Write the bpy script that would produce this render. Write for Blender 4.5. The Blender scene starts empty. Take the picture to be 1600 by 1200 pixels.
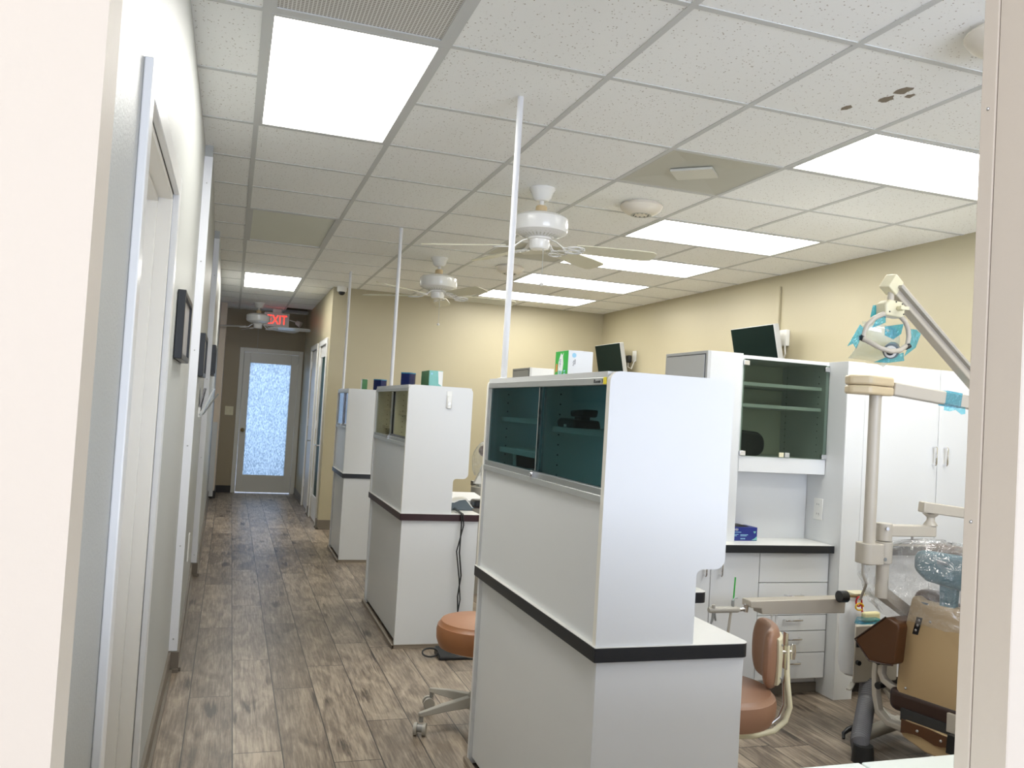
import bpy, bmesh, math, random
from mathutils import Vector, Matrix
C = bpy.context.scene.collection
SC = bpy.context.scene
PI = math.pi
random.seed(5)

# ---------------------------------------------------------------- camera, world, exposure, daylight
cam_data = bpy.data.cameras.new('camera')
cam_data.sensor_width = 36.0
cam_data.lens = 36.0 * 1324.4 / 1600.0
cam_data.clip_start = 0.02
cam = bpy.data.objects.new('camera', cam_data)
C.objects.link(cam)
_r = Vector((0.94744, -0.31424, 0.06009)); _u = Vector((-0.06781, -0.01369, 0.99760)); _f = Vector((0.31267, 0.94924, 0.03428))
cam.matrix_world = Matrix(((_r.x, _u.x, -_f.x, 0), (_r.y, _u.y, -_f.y, 0), (_r.z, _u.z, -_f.z, 1.38), (0, 0, 0, 1)))
SC.camera = cam

W = bpy.data.worlds.new('world'); SC.world = W; W.use_nodes = True
W.node_tree.nodes['Background'].inputs[0].default_value = (0.62, 0.74, 1.0, 1)
W.node_tree.nodes['Background'].inputs[1].default_value = 1.0
SC.view_settings.view_transform = 'Standard'
SC.view_settings.look = 'None'
SC.view_settings.gamma = 1.0
SC.view_settings.use_curve_mapping = False
SC.view_settings.exposure = 0.98
try:
    SC.cycles.max_bounces = 10; SC.cycles.diffuse_bounces = 6; SC.cycles.glossy_bounces = 4
    SC.cycles.transparent_max_bounces = 16; SC.cycles.sample_clamp_indirect = 6.0
    SC.cycles.use_denoising = True
except Exception:
    pass
LAMP_STRENGTH = 7.0

def area(name, loc, rot, sx, sy, power, col):
    l = bpy.data.lights.new(name, 'AREA'); l.shape = 'RECTANGLE'; l.size = sx; l.size_y = sy
    l.energy = power; l.color = col
    o = bpy.data.objects.new(name, l); C.objects.link(o); o.location = loc; o.rotation_euler = rot
    return o
# daylight entering the reception room through the window behind the camera, and through the glass of the far door
area('window_daylight', (2.1, -2.46, 1.4), (PI/2 + 0.55, 0, 0), 3.2, 2.0, 86, (0.77, 0.84, 1.0))
area('jamb_fill_light', (-2.36, -0.9, 1.45), (0, -PI/2, 0), 1.5, 1.9, 50, (0.95, 0.95, 1.0))  # fill added to brighten the right jamb; its side window is invented
area('door_daylight', (0.5, 13.55, 1.15), (-PI/2, 0, 0), 1.6, 2.1, 5.5, (0.70, 0.84, 1.0))

CH = 2.6435            # ceiling height
T = 0.6096; GX = 0.0227; GY = 2.855   # ceiling grid module and origin

# ---------------------------------------------------------------- materials
MATS = {}
def mat(name, col, rough=0.5, metal=0.0, bump=0.0, bscale=60.0, var=0.0, vscale=4.0, spec=None, emit=0.0, trans=0.0, ior=None, coat=0.0):
    if name in MATS: return MATS[name]
    m = bpy.data.materials.new(name); m.use_nodes = True; MATS[name] = m
    nt = m.node_tree; b = nt.nodes['Principled BSDF']
    c4 = (*col, 1)
    b.inputs['Base Color'].default_value = c4
    b.inputs['Roughness'].default_value = rough; b.inputs['Metallic'].default_value = metal
    if spec is not None: b.inputs['Specular IOR Level'].default_value = spec
    if coat: b.inputs['Coat Weight'].default_value = coat
    if trans: b.inputs['Transmission Weight'].default_value = trans
    if ior: b.inputs['IOR'].default_value = ior
    if emit:
        b.inputs['Emission Color'].default_value = c4; b.inputs['Emission Strength'].default_value = emit
    tc = nt.nodes.new('ShaderNodeTexCoord')
    if var:
        n = nt.nodes.new('ShaderNodeTexNoise'); n.inputs['Scale'].default_value = vscale; n.inputs['Detail'].default_value = 4
        nt.links.new(tc.outputs['Object'], n.inputs['Vector'])
        mx = nt.nodes.new('ShaderNodeMix'); mx.data_type = 'RGBA'
        mx.inputs['A'].default_value = (*[min(1, c*(1-var)) for c in col], 1); mx.inputs['B'].default_value = (*[min(1, c*(1+var)) for c in col], 1)
        nt.links.new(n.outputs['Fac'], mx.inputs['Factor']); nt.links.new(mx.outputs['Result'], b.inputs['Base Color'])
    if bump:
        n = nt.nodes.new('ShaderNodeTexNoise'); n.inputs['Scale'].default_value = bscale; n.inputs['Detail'].default_value = 3
        nt.links.new(tc.outputs['Object'], n.inputs['Vector'])
        bp = nt.nodes.new('ShaderNodeBump'); bp.inputs['Strength'].default_value = bump; bp.inputs['Distance'].default_value = 0.004
        nt.links.new(n.outputs['Fac'], bp.inputs['Height']); nt.links.new(bp.outputs['Normal'], b.inputs['Normal'])
    return m

def thin_glass(name, tint, refl=0.10, rough=0.02, bump=0.0, bscale=20, frost=0.0, graze=0.6):
    """a thin sheet: tinted see-through plus a mirror-like reflection that grows at grazing angles"""
    m = bpy.data.materials.new(name); m.use_nodes = True; MATS[name] = m
    nt = m.node_tree; N = nt.nodes; L = nt.links
    N.remove(N['Principled BSDF'])
    tr = N.new('ShaderNodeBsdfTransparent'); tr.inputs[0].default_value = (*tint, 1)
    gl = N.new('ShaderNodeBsdfGlossy'); gl.inputs['Roughness'].default_value = rough
    lw = N.new('ShaderNodeLayerWeight'); lw.inputs['Blend'].default_value = 0.5
    pw = N.new('ShaderNodeMath'); pw.operation = 'POWER'; pw.inputs[1].default_value = 5.0; L.new(lw.outputs['Facing'], pw.inputs[0])
    fr = N.new('ShaderNodeMath'); fr.operation = 'MULTIPLY'; fr.inputs[1].default_value = graze; L.new(pw.outputs[0], fr.inputs[0])
    ad = N.new('ShaderNodeMath'); ad.operation = 'ADD'; ad.use_clamp = True; ad.inputs[1].default_value = refl
    mx = N.new('ShaderNodeMixShader')
    L.new(fr.outputs[0], ad.inputs[0]); L.new(ad.outputs[0], mx.inputs[0])
    L.new(tr.outputs[0], mx.inputs[1]); L.new(gl.outputs[0], mx.inputs[2])
    out = mx
    if frost:
        df = N.new('ShaderNodeBsdfDiffuse'); df.inputs[0].default_value = (0.85, 0.87, 0.88, 1)
        m2 = N.new('ShaderNodeMixShader'); m2.inputs[0].default_value = frost
        L.new(mx.outputs[0], m2.inputs[1]); L.new(df.outputs[0], m2.inputs[2]); out = m2
    if bump:
        tc = N.new('ShaderNodeTexCoord'); n = N.new('ShaderNodeTexNoise'); n.inputs['Scale'].default_value = bscale; n.inputs['Detail'].default_value = 3
        n.inputs['Distortion'].default_value = 1.0
        bp = N.new('ShaderNodeBump'); bp.inputs['Strength'].default_value = bump; bp.inputs['Distance'].default_value = 0.02
        L.new(tc.outputs['Object'], n.inputs['Vector']); L.new(n.outputs['Fac'], bp.inputs['Height'])
        L.new(bp.outputs['Normal'], gl.inputs['Normal']); L.new(bp.outputs['Normal'], lw.inputs['Normal'])
    L.new(out.outputs[0], N['Material Output'].inputs[0])
    return m

M_lam = mat('white_laminate', (0.70, 0.715, 0.72), 0.32, var=0.015, vscale=2)
M_lamedge = mat('cream_edge_band', (0.83, 0.81, 0.74), 0.4)
M_inner = mat('cabinet_interior', (0.72, 0.73, 0.71), 0.5)
M_wtop = mat('worktop_laminate', (0.74, 0.74, 0.71), 0.35, var=0.02, vscale=30)
M_black = mat('black_edge_band', (0.012, 0.014, 0.018), 0.35)
M_maroon = mat('maroon_edge_band', (0.030, 0.008, 0.010), 0.35)
M_alu = mat('aluminium', (0.60, 0.62, 0.62), 0.38, 0.75)
M_alud = mat('dark_aluminium', (0.40, 0.42, 0.42), 0.38, 0.75)
M_chrome = mat('chrome', (0.82, 0.82, 0.84), 0.12, 1.0)
M_grey_door = mat('grey_laminate', (0.55, 0.56, 0.56), 0.4)
M_cream = mat('cream_wall_paint', (0.455, 0.408, 0.277), 0.42, bump=0.12, bscale=90, var=0.02)
M_lwall = mat('white_wall_paint', (0.41, 0.42, 0.408), 0.45, bump=0.25, bscale=160, var=0.015)
M_peach = mat('peach_wall_paint', (0.46, 0.405, 0.335), 0.55, bump=0.05, bscale=120, var=0.015)
M_taupe = mat('taupe_wall_paint', (0.34, 0.285, 0.195), 0.5, bump=0.1, bscale=90, var=0.02)
M_trim = mat('white_trim_paint', (0.78, 0.78, 0.77), 0.28)
M_ivory = mat('ivory_door_paint', (0.80, 0.775, 0.71), 0.3)
M_doorw = mat('far_door_paint', (0.66, 0.65, 0.60), 0.35)
M_base = mat('brown_baseboard', (0.17, 0.145, 0.115), 0.5, var=0.1, vscale=8)
M_dbase = mat('dark_baseboard', (0.02, 0.018, 0.018), 0.5)
M_shoe = mat('wood_shoe_moulding', (0.25, 0.205, 0.155), 0.5, var=0.15, vscale=12)
M_strip = mat('white_metal_strip', (0.74, 0.75, 0.78), 0.35)
M_screw = mat('screw_metal', (0.5, 0.5, 0.5), 0.3, 0.9)
M_tbar = mat('ceiling_grid_metal', (0.60, 0.61, 0.60), 0.6, spec=0.3)
M_white = mat('white_plastic', (0.80, 0.80, 0.77), 0.3)
M_gloss = mat('white_enamel', (0.82, 0.82, 0.80), 0.15)
M_fanbl = mat('fan_blade_cream', (0.68, 0.66, 0.52), 0.4)
M_wood = mat('tan_coupling', (0.62, 0.48, 0.28), 0.5)
M_warmw = mat('warm_white_plastic', (0.74, 0.69, 0.60), 0.4)
M_dark = mat('dark_slot', (0.03, 0.03, 0.03), 0.6)
M_blackp = mat('black_plastic', (0.012, 0.013, 0.014), 0.35)
M_screen = mat('dark_screen', (0.004, 0.012, 0.010), 0.5, spec=0.06)
M_beigep = mat('beige_plastic', (0.60, 0.49, 0.32), 0.38)
M_tan = mat('tan_shell_plastic', (0.52, 0.375, 0.20), 0.42)
M_taupeM = mat('taupe_painted_metal', (0.48, 0.44, 0.37), 0.35)
M_greyM = mat('grey_painted_metal', (0.42, 0.40, 0.35), 0.4)
M_greyc = mat('grey_caster_metal', (0.33, 0.33, 0.31), 0.4, 0.2)
M_brown = mat('brown_vinyl', (0.085, 0.034, 0.012), 0.36, bump=0.06, bscale=60, var=0.12)
M_dbrown = mat('dark_brown_vinyl', (0.035, 0.015, 0.010), 0.4)
M_stool = mat('tan_vinyl', (0.33, 0.140, 0.058), 0.38, bump=0.06, bscale=50, var=0.05)
M_stoolb = mat('mauve_tan_vinyl', (0.31, 0.168, 0.105), 0.38, bump=0.06, bscale=50, var=0.05)
M_creamp = mat('cream_plastic', (0.70, 0.66, 0.47), 0.35)
M_teal = mat('teal_wrapped_plastic', (0.022, 0.125, 0.17), 0.3, bump=0.3, bscale=25)
M_bottle = mat('milky_plastic', (0.74, 0.76, 0.78), 0.35)
M_red = mat('red_plastic', (0.55, 0.02, 0.02), 0.3)
M_yellow = mat('yellow_plastic', (0.85, 0.50, 0.02), 0.3)
M_ysticker = mat('yellow_sticker', (0.95, 0.80, 0.02), 0.6)
M_navy = mat('navy_glaze', (0.006, 0.014, 0.085), 0.15)
M_navybox = mat('navy_card', (0.012, 0.025, 0.20), 0.4)
M_green = mat('green_card', (0.03, 0.40, 0.05), 0.45, var=0.5, vscale=9)
M_dgreen = mat('dark_green_card', (0.06, 0.20, 0.07), 0.45, var=0.4, vscale=14)
M_aqua = mat('aqua_card', (0.20, 0.50, 0.47), 0.45, var=0.25, vscale=12)
M_lblue = mat('light_blue_print', (0.30, 0.58, 0.75), 0.5)
M_card = mat('white_card', (0.78, 0.79, 0.79), 0.5)
M_ink = mat('ink', (0.02, 0.02, 0.03), 0.6)
M_blueink = mat('blue_ink', (0.03, 0.08, 0.30), 0.5)
M_orange = mat('orange_print', (0.60, 0.22, 0.06), 0.5)
M_hose = mat('grey_hose', (0.14, 0.14, 0.15), 0.5)
M_paper = mat('paper', (0.80, 0.80, 0.80), 0.7)
M_slate = mat('slate_plastic', (0.10, 0.13, 0.15), 0.4)
M_photo = mat('faded_print', (0.24, 0.235, 0.24), 0.5, var=0.5, vscale=7)
M_diff = mat('vent_grey', (0.50, 0.50, 0.44), 0.5)
M_diffp = mat('vent_plate', (0.62, 0.62, 0.56), 0.4)
M_sill = mat('pale_green_laminate', (0.74, 0.81, 0.77), 0.25)
M_off = mat('unlit_diffuser', (0.76, 0.78, 0.70), 0.85, spec=0.15)
M_exitred = mat('exit_letter_glow', (1.0, 0.02, 0.01), 0.4, emit=2.2)
M_brass = mat('brass', (0.30, 0.22, 0.10), 0.3, 0.9)
M_greendoor = thin_glass('green_door_glass', (0.10, 0.22, 0.17), 0.05, 0.1)
G_teal = thin_glass('teal_tinted_glass', (0.46, 0.585, 0.595), 0.008, graze=0.22)
G_bronze = thin_glass('bronze_tinted_glass', (0.84, 0.83, 0.74), 0.008, graze=0.15)
G_green = thin_glass('green_tinted_glass', (0.63, 0.68, 0.64), 0.01, graze=0.5)
G_clear = thin_glass('clear_plastic', (0.96, 0.97, 0.97), 0.08, 0.08, bump=0.9, bscale=26, frost=0.10)
G_bag = thin_glass('clear_plastic_bag', (0.97, 0.97, 0.97), 0.14, 0.07, bump=1.0, bscale=16, frost=0.12)
G_blue = thin_glass('blue_barrier_film', (0.22, 0.72, 0.88), 0.08, 0.12, bump=0.6, bscale=40, frost=0.06)
G_reflect = thin_glass('light_reflector_glass', (0.90, 0.93, 0.87), 0.10, 0.12, frost=0.22)

def lamp_material():
    m = bpy.data.materials.new('lit_diffuser'); m.use_nodes = True
    nt = m.node_tree; b = nt.nodes['Principled BSDF']
    b.inputs['Base Color'].default_value = (0.9, 0.9, 0.9, 1); b.inputs['Roughness'].default_value = 0.4
    b.inputs['Emission Color'].default_value = (1.0, 0.985, 0.93, 1)
    b.inputs['Emission Strength'].default_value = LAMP_STRENGTH
    return m
M_lamp = lamp_material()

def perforated(name, a, bcol, sc):
    m = bpy.data.materials.new(name); m.use_nodes = True
    nt = m.node_tree; N = nt.nodes; L = nt.links; b = N['Principled BSDF']
    tc = N.new('ShaderNodeTexCoord'); ck = N.new('ShaderNodeTexBrick'); ck.offset = 0
    ck.inputs['Scale'].default_value = 1.0; ck.inputs['Brick Width'].default_value = sc; ck.inputs['Row Height'].default_value = sc
    ck.inputs['Mortar Size'].default_value = sc*0.17; ck.inputs['Color1'].default_value = (*bcol, 1); ck.inputs['Color2'].default_value = (*bcol, 1)
    ck.inputs['Mortar'].default_value = (*a, 1)
    L.new(tc.outputs['Object'], ck.inputs['Vector']); L.new(ck.outputs['Color'], b.inputs['Base Color'])
    b.inputs['Roughness'].default_value = 0.5
    return m
M_grille = perforated('eggcrate_grille', (0.74, 0.73, 0.70), (0.36, 0.34, 0.30), 0.0125)

def ceiling_material():
    m = bpy.data.materials.new('acoustic_tile'); m.use_nodes = True
    nt = m.node_tree; N = nt.nodes; L = nt.links; b = N['Principled BSDF']; b.inputs['Roughness'].default_value = 0.85
    b.inputs['Specular IOR Level'].default_value = 0.2
    tc = N.new('ShaderNodeTexCoord')
    v = N.new('ShaderNodeTexVoronoi'); v.inputs['Scale'].default_value = 75; v.inputs['Randomness'].default_value = 1.0
    n = N.new('ShaderNodeTexNoise'); n.inputs['Scale'].default_value = 45; n.inputs['Detail'].default_value = 2
    L.new(tc.outputs['Object'], v.inputs['Vector']); L.new(tc.outputs['Object'], n.inputs['Vector'])
    # pin holes: small centres of some cells only
    r1 = N.new('ShaderNodeValToRGB'); r1.color_ramp.elements[0].position = 0.13; r1.color_ramp.elements[1].position = 0.26
    r1.color_ramp.elements[0].color = (1, 1, 1, 1); r1.color_ramp.elements[1].color = (0, 0, 0, 1)
    r2 = N.new('ShaderNodeValToRGB'); r2.color_ramp.elements[0].position = 0.47; r2.color_ramp.elements[1].position = 0.56
    L.new(v.outputs['Distance'], r1.inputs[0]); L.new(n.outputs['Fac'], r2.inputs[0])
    mu = N.new('ShaderNodeMath'); mu.operation = 'MULTIPLY'
    L.new(r1.outputs[0], mu.inputs[0]); L.new(r2.outputs[0], mu.inputs[1])
    mx = N.new('ShaderNodeMix'); mx.data_type = 'RGBA'
    mx.inputs['A'].default_value = (0.92, 0.93, 0.915, 1); mx.inputs['B'].default_value = (0.36, 0.31, 0.26, 1)
    L.new(mu.outputs[0], mx.inputs['Factor']); L.new(mx.outputs['Result'], b.inputs['Base Color'])
    return m
M_tile = ceiling_material()
M_stain = mat('torn_tile_core', (0.24, 0.20, 0.15), 0.9)

def floor_material():
    m = bpy.data.materials.new('grey_oak_planks'); m.use_nodes = True
    nt = m.node_tree; N = nt.nodes; L = nt.links; b = N['Principled BSDF']
    def math_(op, a, bb=None, cc=None):
        n = N.new('ShaderNodeMath'); n.operation = op
        for i, x in enumerate((a, bb, cc)):
            if x is None: continue
            if isinstance(x, (int, float)): n.inputs[i].default_value = x
            else: L.new(x, n.inputs[i])
        return n.outputs[0]
    tc = N.new('ShaderNodeTexCoord'); sp = N.new('ShaderNodeSeparateXYZ'); L.new(tc.outputs['Object'], sp.inputs[0])
    PW, PL = 0.186, 1.22
    xr = math_('DIVIDE', math_('SUBTRACT', sp.outputs[0], 0.097), PW)
    row = math_('FLOOR', xr); fx = math_('FRACT', xr)
    w1 = N.new('ShaderNodeTexWhiteNoise'); w1.noise_dimensions = '1D'; L.new(row, w1.inputs['W'])
    yr = math_('ADD', math_('DIVIDE', sp.outputs[1], PL), math_('MULTIPLY', w1.outputs['Value'], 3.7))
    colm = math_('FLOOR', yr); fy = math_('FRACT', yr)
    cb = N.new('ShaderNodeCombineXYZ'); L.new(row, cb.inputs[0]); L.new(colm, cb.inputs[1])
    w2 = N.new('ShaderNodeTexWhiteNoise'); w2.noise_dimensions = '3D'; L.new(cb.outputs[0], w2.inputs['Vector'])
    rnd = w2.outputs['Value']
    # grain coordinates, shifted per plank
    gx = math_('ADD', sp.outputs[0], math_('MULTIPLY', rnd, 17.0)); gy = math_('ADD', sp.outputs[1], math_('MULTIPLY', rnd, 31.0))
    def noise(sx, sy, detail, dist=0.0, sc=1.0, rough=0.55):
        c = N.new('ShaderNodeCombineXYZ'); L.new(math_('MULTIPLY', gx, sx), c.inputs[0]); L.new(math_('MULTIPLY', gy, sy), c.inputs[1])
        n = N.new('ShaderNodeTexNoise'); n.inputs['Scale'].default_value = sc; n.inputs['Detail'].default_value = detail
        n.inputs['Distortion'].default_value = dist; n.inputs['Roughness'].default_value = rough
        L.new(c.outputs[0], n.inputs['Vector']); return n.outputs['Fac']
    fine = noise(110, 6, 6, 0.3, rough=0.7); cloud = noise(9, 3.2, 6, 1.0); band = noise(26, 1.8, 3, 2.0)
    ck = N.new('ShaderNodeCombineXYZ'); L.new(math_('MULTIPLY', gx, 5.5), ck.inputs[0]); L.new(math_('MULTIPLY', gy, 2.2), ck.inputs[1])
    vk = N.new('ShaderNodeTexVoronoi'); vk.inputs['Scale'].default_value = 1.0; L.new(ck.outputs[0], vk.inputs['Vector'])
    knot = N.new('ShaderNodeValToRGB'); knot.color_ramp.elements[0].position = 0.03; knot.color_ramp.elements[1].position = 0.22
    knot.color_ramp.elements[0].color = (1, 1, 1, 1); knot.color_ramp.elements[1].color = (0, 0, 0, 1)
    wob = math_('ADD', vk.outputs['Distance'], math_('MULTIPLY', math_('SUBTRACT', band, 0.5), 0.55))
    L.new(wob, knot.inputs[0])
    ramp = N.new('ShaderNodeValToRGB'); cr = ramp.color_ramp
    cr.elements[0].position = 0.22; cr.elements[0].color = (0.055, 0.042, 0.031, 1)
    cr.elements[1].position = 0.80; cr.elements[1].color = (0.44, 0.365, 0.28, 1)
    e = cr.elements.new(0.50); e.color = (0.195, 0.153, 0.114, 1)
    mixv = math_('ADD', math_('MULTIPLY', cloud, 0.36), math_('ADD', math_('MULTIPLY', fine, 0.40), math_('MULTIPLY', band, 0.24)))
    mixv = math_('ADD', mixv, math_('MULTIPLY', math_('SUBTRACT', rnd, 0.5), 0.11))
    mixv = math_('ADD', math_('MULTIPLY', math_('SUBTRACT', mixv, 0.5), 1.85), 0.54)
    mixv = math_('SUBTRACT', mixv, math_('MULTIPLY', knot.outputs[0], 0.34))
    L.new(mixv, ramp.inputs[0])
    # seams
    ex = math_('MINIMUM', fx, math_('SUBTRACT', 1.0, fx)); ey = math_('MINIMUM', fy, math_('SUBTRACT', 1.0, fy))
    sx_ = math_('LESS_THAN', ex, 0.013); sy_ = math_('LESS_THAN', ey, 0.002)
    seam = math_('MAXIMUM', sx_, sy_)
    mx = N.new('ShaderNodeMix'); mx.data_type = 'RGBA'; mx.inputs['B'].default_value = (0.03, 0.024, 0.02, 1)
    L.new(math_('MULTIPLY', seam, 0.92), mx.inputs['Factor']); L.new(ramp.outputs[0], mx.inputs['A']); L.new(mx.outputs['Result'], b.inputs['Base Color'])
    b.inputs['Roughness'].default_value = 0.36
    bp = N.new('ShaderNodeBump'); bp.inputs['Strength'].default_value = 0.25; bp.inputs['Distance'].default_value = 0.002
    L.new(math_('SUBTRACT', mixv, seam), bp.inputs['Height']); L.new(bp.outputs['Normal'], b.inputs['Normal'])
    return m
M_floor = floor_material()

def rain_glass():
    m = bpy.data.materials.new('rain_glass'); m.use_nodes = True
    nt = m.node_tree; N = nt.nodes; L = nt.links
    N.remove(N['Principled BSDF'])
    tc = N.new('ShaderNodeTexCoord'); mp = N.new('ShaderNodeMapping'); mp.inputs['Scale'].default_value = (75, 75, 36)
    n = N.new('ShaderNodeTexNoise'); n.inputs['Scale'].default_value = 1.0; n.inputs['Detail'].default_value = 2
    L.new(tc.outputs['Object'], mp.inputs['Vector']); L.new(mp.outputs[0], n.inputs['Vector'])
    bp = N.new('ShaderNodeBump'); bp.inputs['Strength'].default_value = 0.7; bp.inputs['Distance'].default_value = 0.01
    L.new(n.outputs['Fac'], bp.inputs['Height'])
    tl = N.new('ShaderNodeBsdfTranslucent'); tl.inputs[0].default_value = (0.66, 0.76, 0.84, 1)
    gl = N.new('ShaderNodeBsdfGlossy'); gl.inputs['Roughness'].default_value = 0.15
    rf = N.new('ShaderNodeValToRGB'); rf.color_ramp.elements[0].position = 0.35; rf.color_ramp.elements[1].position = 0.65
    rf.color_ramp.elements[0].color = (0.42, 0.50, 0.56, 1); rf.color_ramp.elements[1].color = (0.80, 0.88, 0.94, 1)
    L.new(n.outputs['Fac'], rf.inputs[0]); L.new(rf.outputs[0], tl.inputs[0])
    L.new(bp.outputs['Normal'], tl.inputs['Normal']); L.new(bp.outputs['Normal'], gl.inputs['Normal'])
    mx = N.new('ShaderNodeMixShader'); mx.inputs[0].default_value = 0.12
    L.new(tl.outputs[0], mx.inputs[1]); L.new(gl.outputs[0], mx.inputs[2]); L.new(mx.outputs[0], N['Material Output'].inputs[0])
    return m
M_rain = rain_glass()

# ---------------------------------------------------------------- mesh helpers
def V(*a): return Vector(a)
class MB:
    def __init__(s): s.bm = bmesh.new()
    def box(s, a, b):
        x0, y0, z0 = a; x1, y1, z1 = b
        v = [s.bm.verts.new(p) for p in ((x0,y0,z0),(x1,y0,z0),(x1,y1,z0),(x0,y1,z0),(x0,y0,z1),(x1,y0,z1),(x1,y1,z1),(x0,y1,z1))]
        for f in ((3,2,1,0),(4,5,6,7),(0,1,5,4),(1,2,6,5),(2,3,7,6),(3,0,4,7)): s.bm.faces.new([v[i] for i in f])
        return s
    def hexa(s, pts):      # eight corners, bottom ring then top ring
        v = [s.bm.verts.new(p) for p in pts]
        for f in ((3,2,1,0),(4,5,6,7),(0,1,5,4),(1,2,6,5),(2,3,7,6),(3,0,4,7)): s.bm.faces.new([v[i] for i in f])
        return s
    def quad(s, *p):
        s.bm.faces.new([s.bm.verts.new(q) for q in p]); return s
    def prism(s, pts, off):   # planar polygon extruded by the vector off
        off = Vector(off); a = [s.bm.verts.new(p) for p in pts]; b = [s.bm.verts.new(Vector(p)+off) for p in pts]
        n = len(pts)
        s.bm.faces.new(a); s.bm.faces.new(b[::-1])
        for i in range(n): s.bm.faces.new((a[i], b[i], b[(i+1) % n], a[(i+1) % n]))
        return s
    def rings(s, rings, close=True, cap=True):
        R = [[s.bm.verts.new(p) for p in r] for r in rings]; n = len(R[0])
        for k in range(len(R)-1):
            for i in range(n if close else n-1):
                j = (i+1) % n
                s.bm.faces.new((R[k][i], R[k][j], R[k+1][j], R[k+1][i]))
        if cap and close:
            s.bm.faces.new(R[0][::-1]); s.bm.faces.new(R[-1])
        return s
    def tube(s, path, r, n=10, caps=True):
        path = [Vector(p) for p in path]; rs = r if isinstance(r, (list, tuple)) else [r]*len(path)
        rings = []; up = None
        for i, p in enumerate(path):
            d = (path[min(i+1, len(path)-1)] - path[max(i-1, 0)]).normalized()
            if up is None:
                up = V(0,0,1) if abs(d.z) < 0.9 else V(1,0,0)
            a = d.cross(up)
            if a.length < 1e-4: a = d.cross(V(0.3,1,0.2))
            a.normalize(); b = a.cross(d).normalized(); up = b
            rings.append([p + (a*math.cos(2*PI*k/n) + b*math.sin(2*PI*k/n))*rs[i] for k in range(n)])
        return s.rings(rings, cap=caps)
    def bar(s, path, w, h, upv=(0,0,1)):   # rectangular section along a path
        path = [Vector(p) for p in path]; rings = []
        for i, p in enumerate(path):
            d = (path[min(i+1, len(path)-1)] - path[max(i-1, 0)]).normalized()
            a = d.cross(Vector(upv)).normalized(); b = a.cross(d).normalized()
            rings.append([p + a*sx*w/2 + b*sy*h/2 for sx, sy in ((-1,-1),(1,-1),(1,1),(-1,1))])
        return s.rings(rings)
    def cyl(s, a, b, r, r2=None, n=20): return s.tube([a, b], [r, r if r2 is None else r2], n)
    def lathe(s, prof, c=(0,0,0), n=32):   # (radius, z) pairs about the vertical through c
        c = Vector(c)
        return s.rings([[c + V(r*math.cos(2*PI*k/n), r*math.sin(2*PI*k/n), z) for k in range(n)] for r, z in prof])
    def ell(s, c, rx, ry, rz, n=20, m=12, rot=None):
        c = Vector(c); R = rot or Matrix.Identity(3)
        return s.rings([[c + R @ V(rx*math.sin(t)*math.cos(2*PI*k/n), ry*math.sin(t)*math.sin(2*PI*k/n), -rz*math.cos(t)) for k in range(n)]
                        for t in [0.02 + (PI-0.04)*i/m for i in range(m+1)]])
    def build(s, name, m, parent=None, bevel=0.0, smooth=True, loc=None, seg=2, subsurf=0):
        bmesh.ops.remove_doubles(s.bm, verts=s.bm.verts, dist=1e-6)
        bmesh.ops.recalc_face_normals(s.bm, faces=s.bm.faces)
        me = bpy.data.meshes.new(name)
        if loc is not None: bmesh.ops.translate(s.bm, verts=s.bm.verts, vec=-Vector(loc))
        s.bm.to_mesh(me); s.bm.free()
        ms = m if isinstance(m, (list, tuple)) else [m]
        for x in ms: me.materials.append(x)
        if smooth:
            me.shade_smooth(); me.set_sharp_from_angle(angle=math.radians(38))
        o = bpy.data.objects.new(name, me); C.objects.link(o)
        if parent is not None:
            o.parent = parent; pl = parent.get('_o')
            if loc is not None: o.location = Vector(loc) - world_of(parent)
            else: o.location = -world_of(parent)
        elif loc is not None: o.location = loc
        if bevel:
            bv = o.modifiers.new('edge', 'BEVEL'); bv.width = bevel; bv.segments = seg; bv.limit_method = 'ANGLE'; bv.angle_limit = math.radians(40)
        if subsurf:
            ss = o.modifiers.new('soft', 'SUBSURF'); ss.levels = subsurf; ss.render_levels = subsurf
        return o
def world_of(o):
    v = Vector(o.location)
    while o.parent is not None:
        o = o.parent; v = v + Vector(o.location)
    return v
def tag(o, label, cat, group=None):
    o['label'] = label; o['category'] = cat
    if group: o['group'] = group
    return o
def thing(name, loc, label, cat, group=None):
    o = bpy.data.objects.new(name, None); C.objects.link(o); o.location = loc; o.empty_display_size = 0.1
    return tag(o, label, cat, group)
def struct(o): o['kind'] = 'structure'; return o
def P(name, m, parent, fn, bevel=0.0, **k):
    b = MB(); fn(b); return b.build(name, m, parent, bevel, **k)
def BX(name, m, parent, a, b, bevel=0.0, **k):
    return MB().box(a, b).build(name, m, parent, bevel, **k)
def dup(root, delta, label=None, parent=None):
    """copy a thing and, level by level, each of its parts; the copies share mesh data"""
    r = root.copy(); C.objects.link(r)
    if parent is not None: r.parent = parent
    else: r.location = Vector(root.location) + Vector(delta)
    if label: r['label'] = label
    for ch in list(root.children): dup(ch, (0,0,0), None, r)
    return r
def rounded(pts, n=5):
    """2D polygon whose corners (x, y, r) are rounded"""
    out = []; N = len(pts)
    for i in range(N):
        x, y, r = pts[i]; p = Vector((x, y)); a = Vector(pts[i-1][:2]) - p; b = Vector(pts[(i+1) % N][:2]) - p
        if r <= 0: out.append((x, y)); continue
        a.normalize(); b.normalize(); ang = a.angle(b); t = r/math.tan(ang/2)
        p0 = p + a*t; p1 = p + b*t; c = p + (a+b).normalized()*(r/math.sin(ang/2))
        v0 = p0-c; v1 = p1-c; tot = v0.angle_signed(v1)
        for k in range(n+1):
            q = v0.copy(); q.rotate(Matrix.Rotation(-tot*k/n, 2)); out.append((c.x+q.x, c.y+q.y))
    return out
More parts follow.
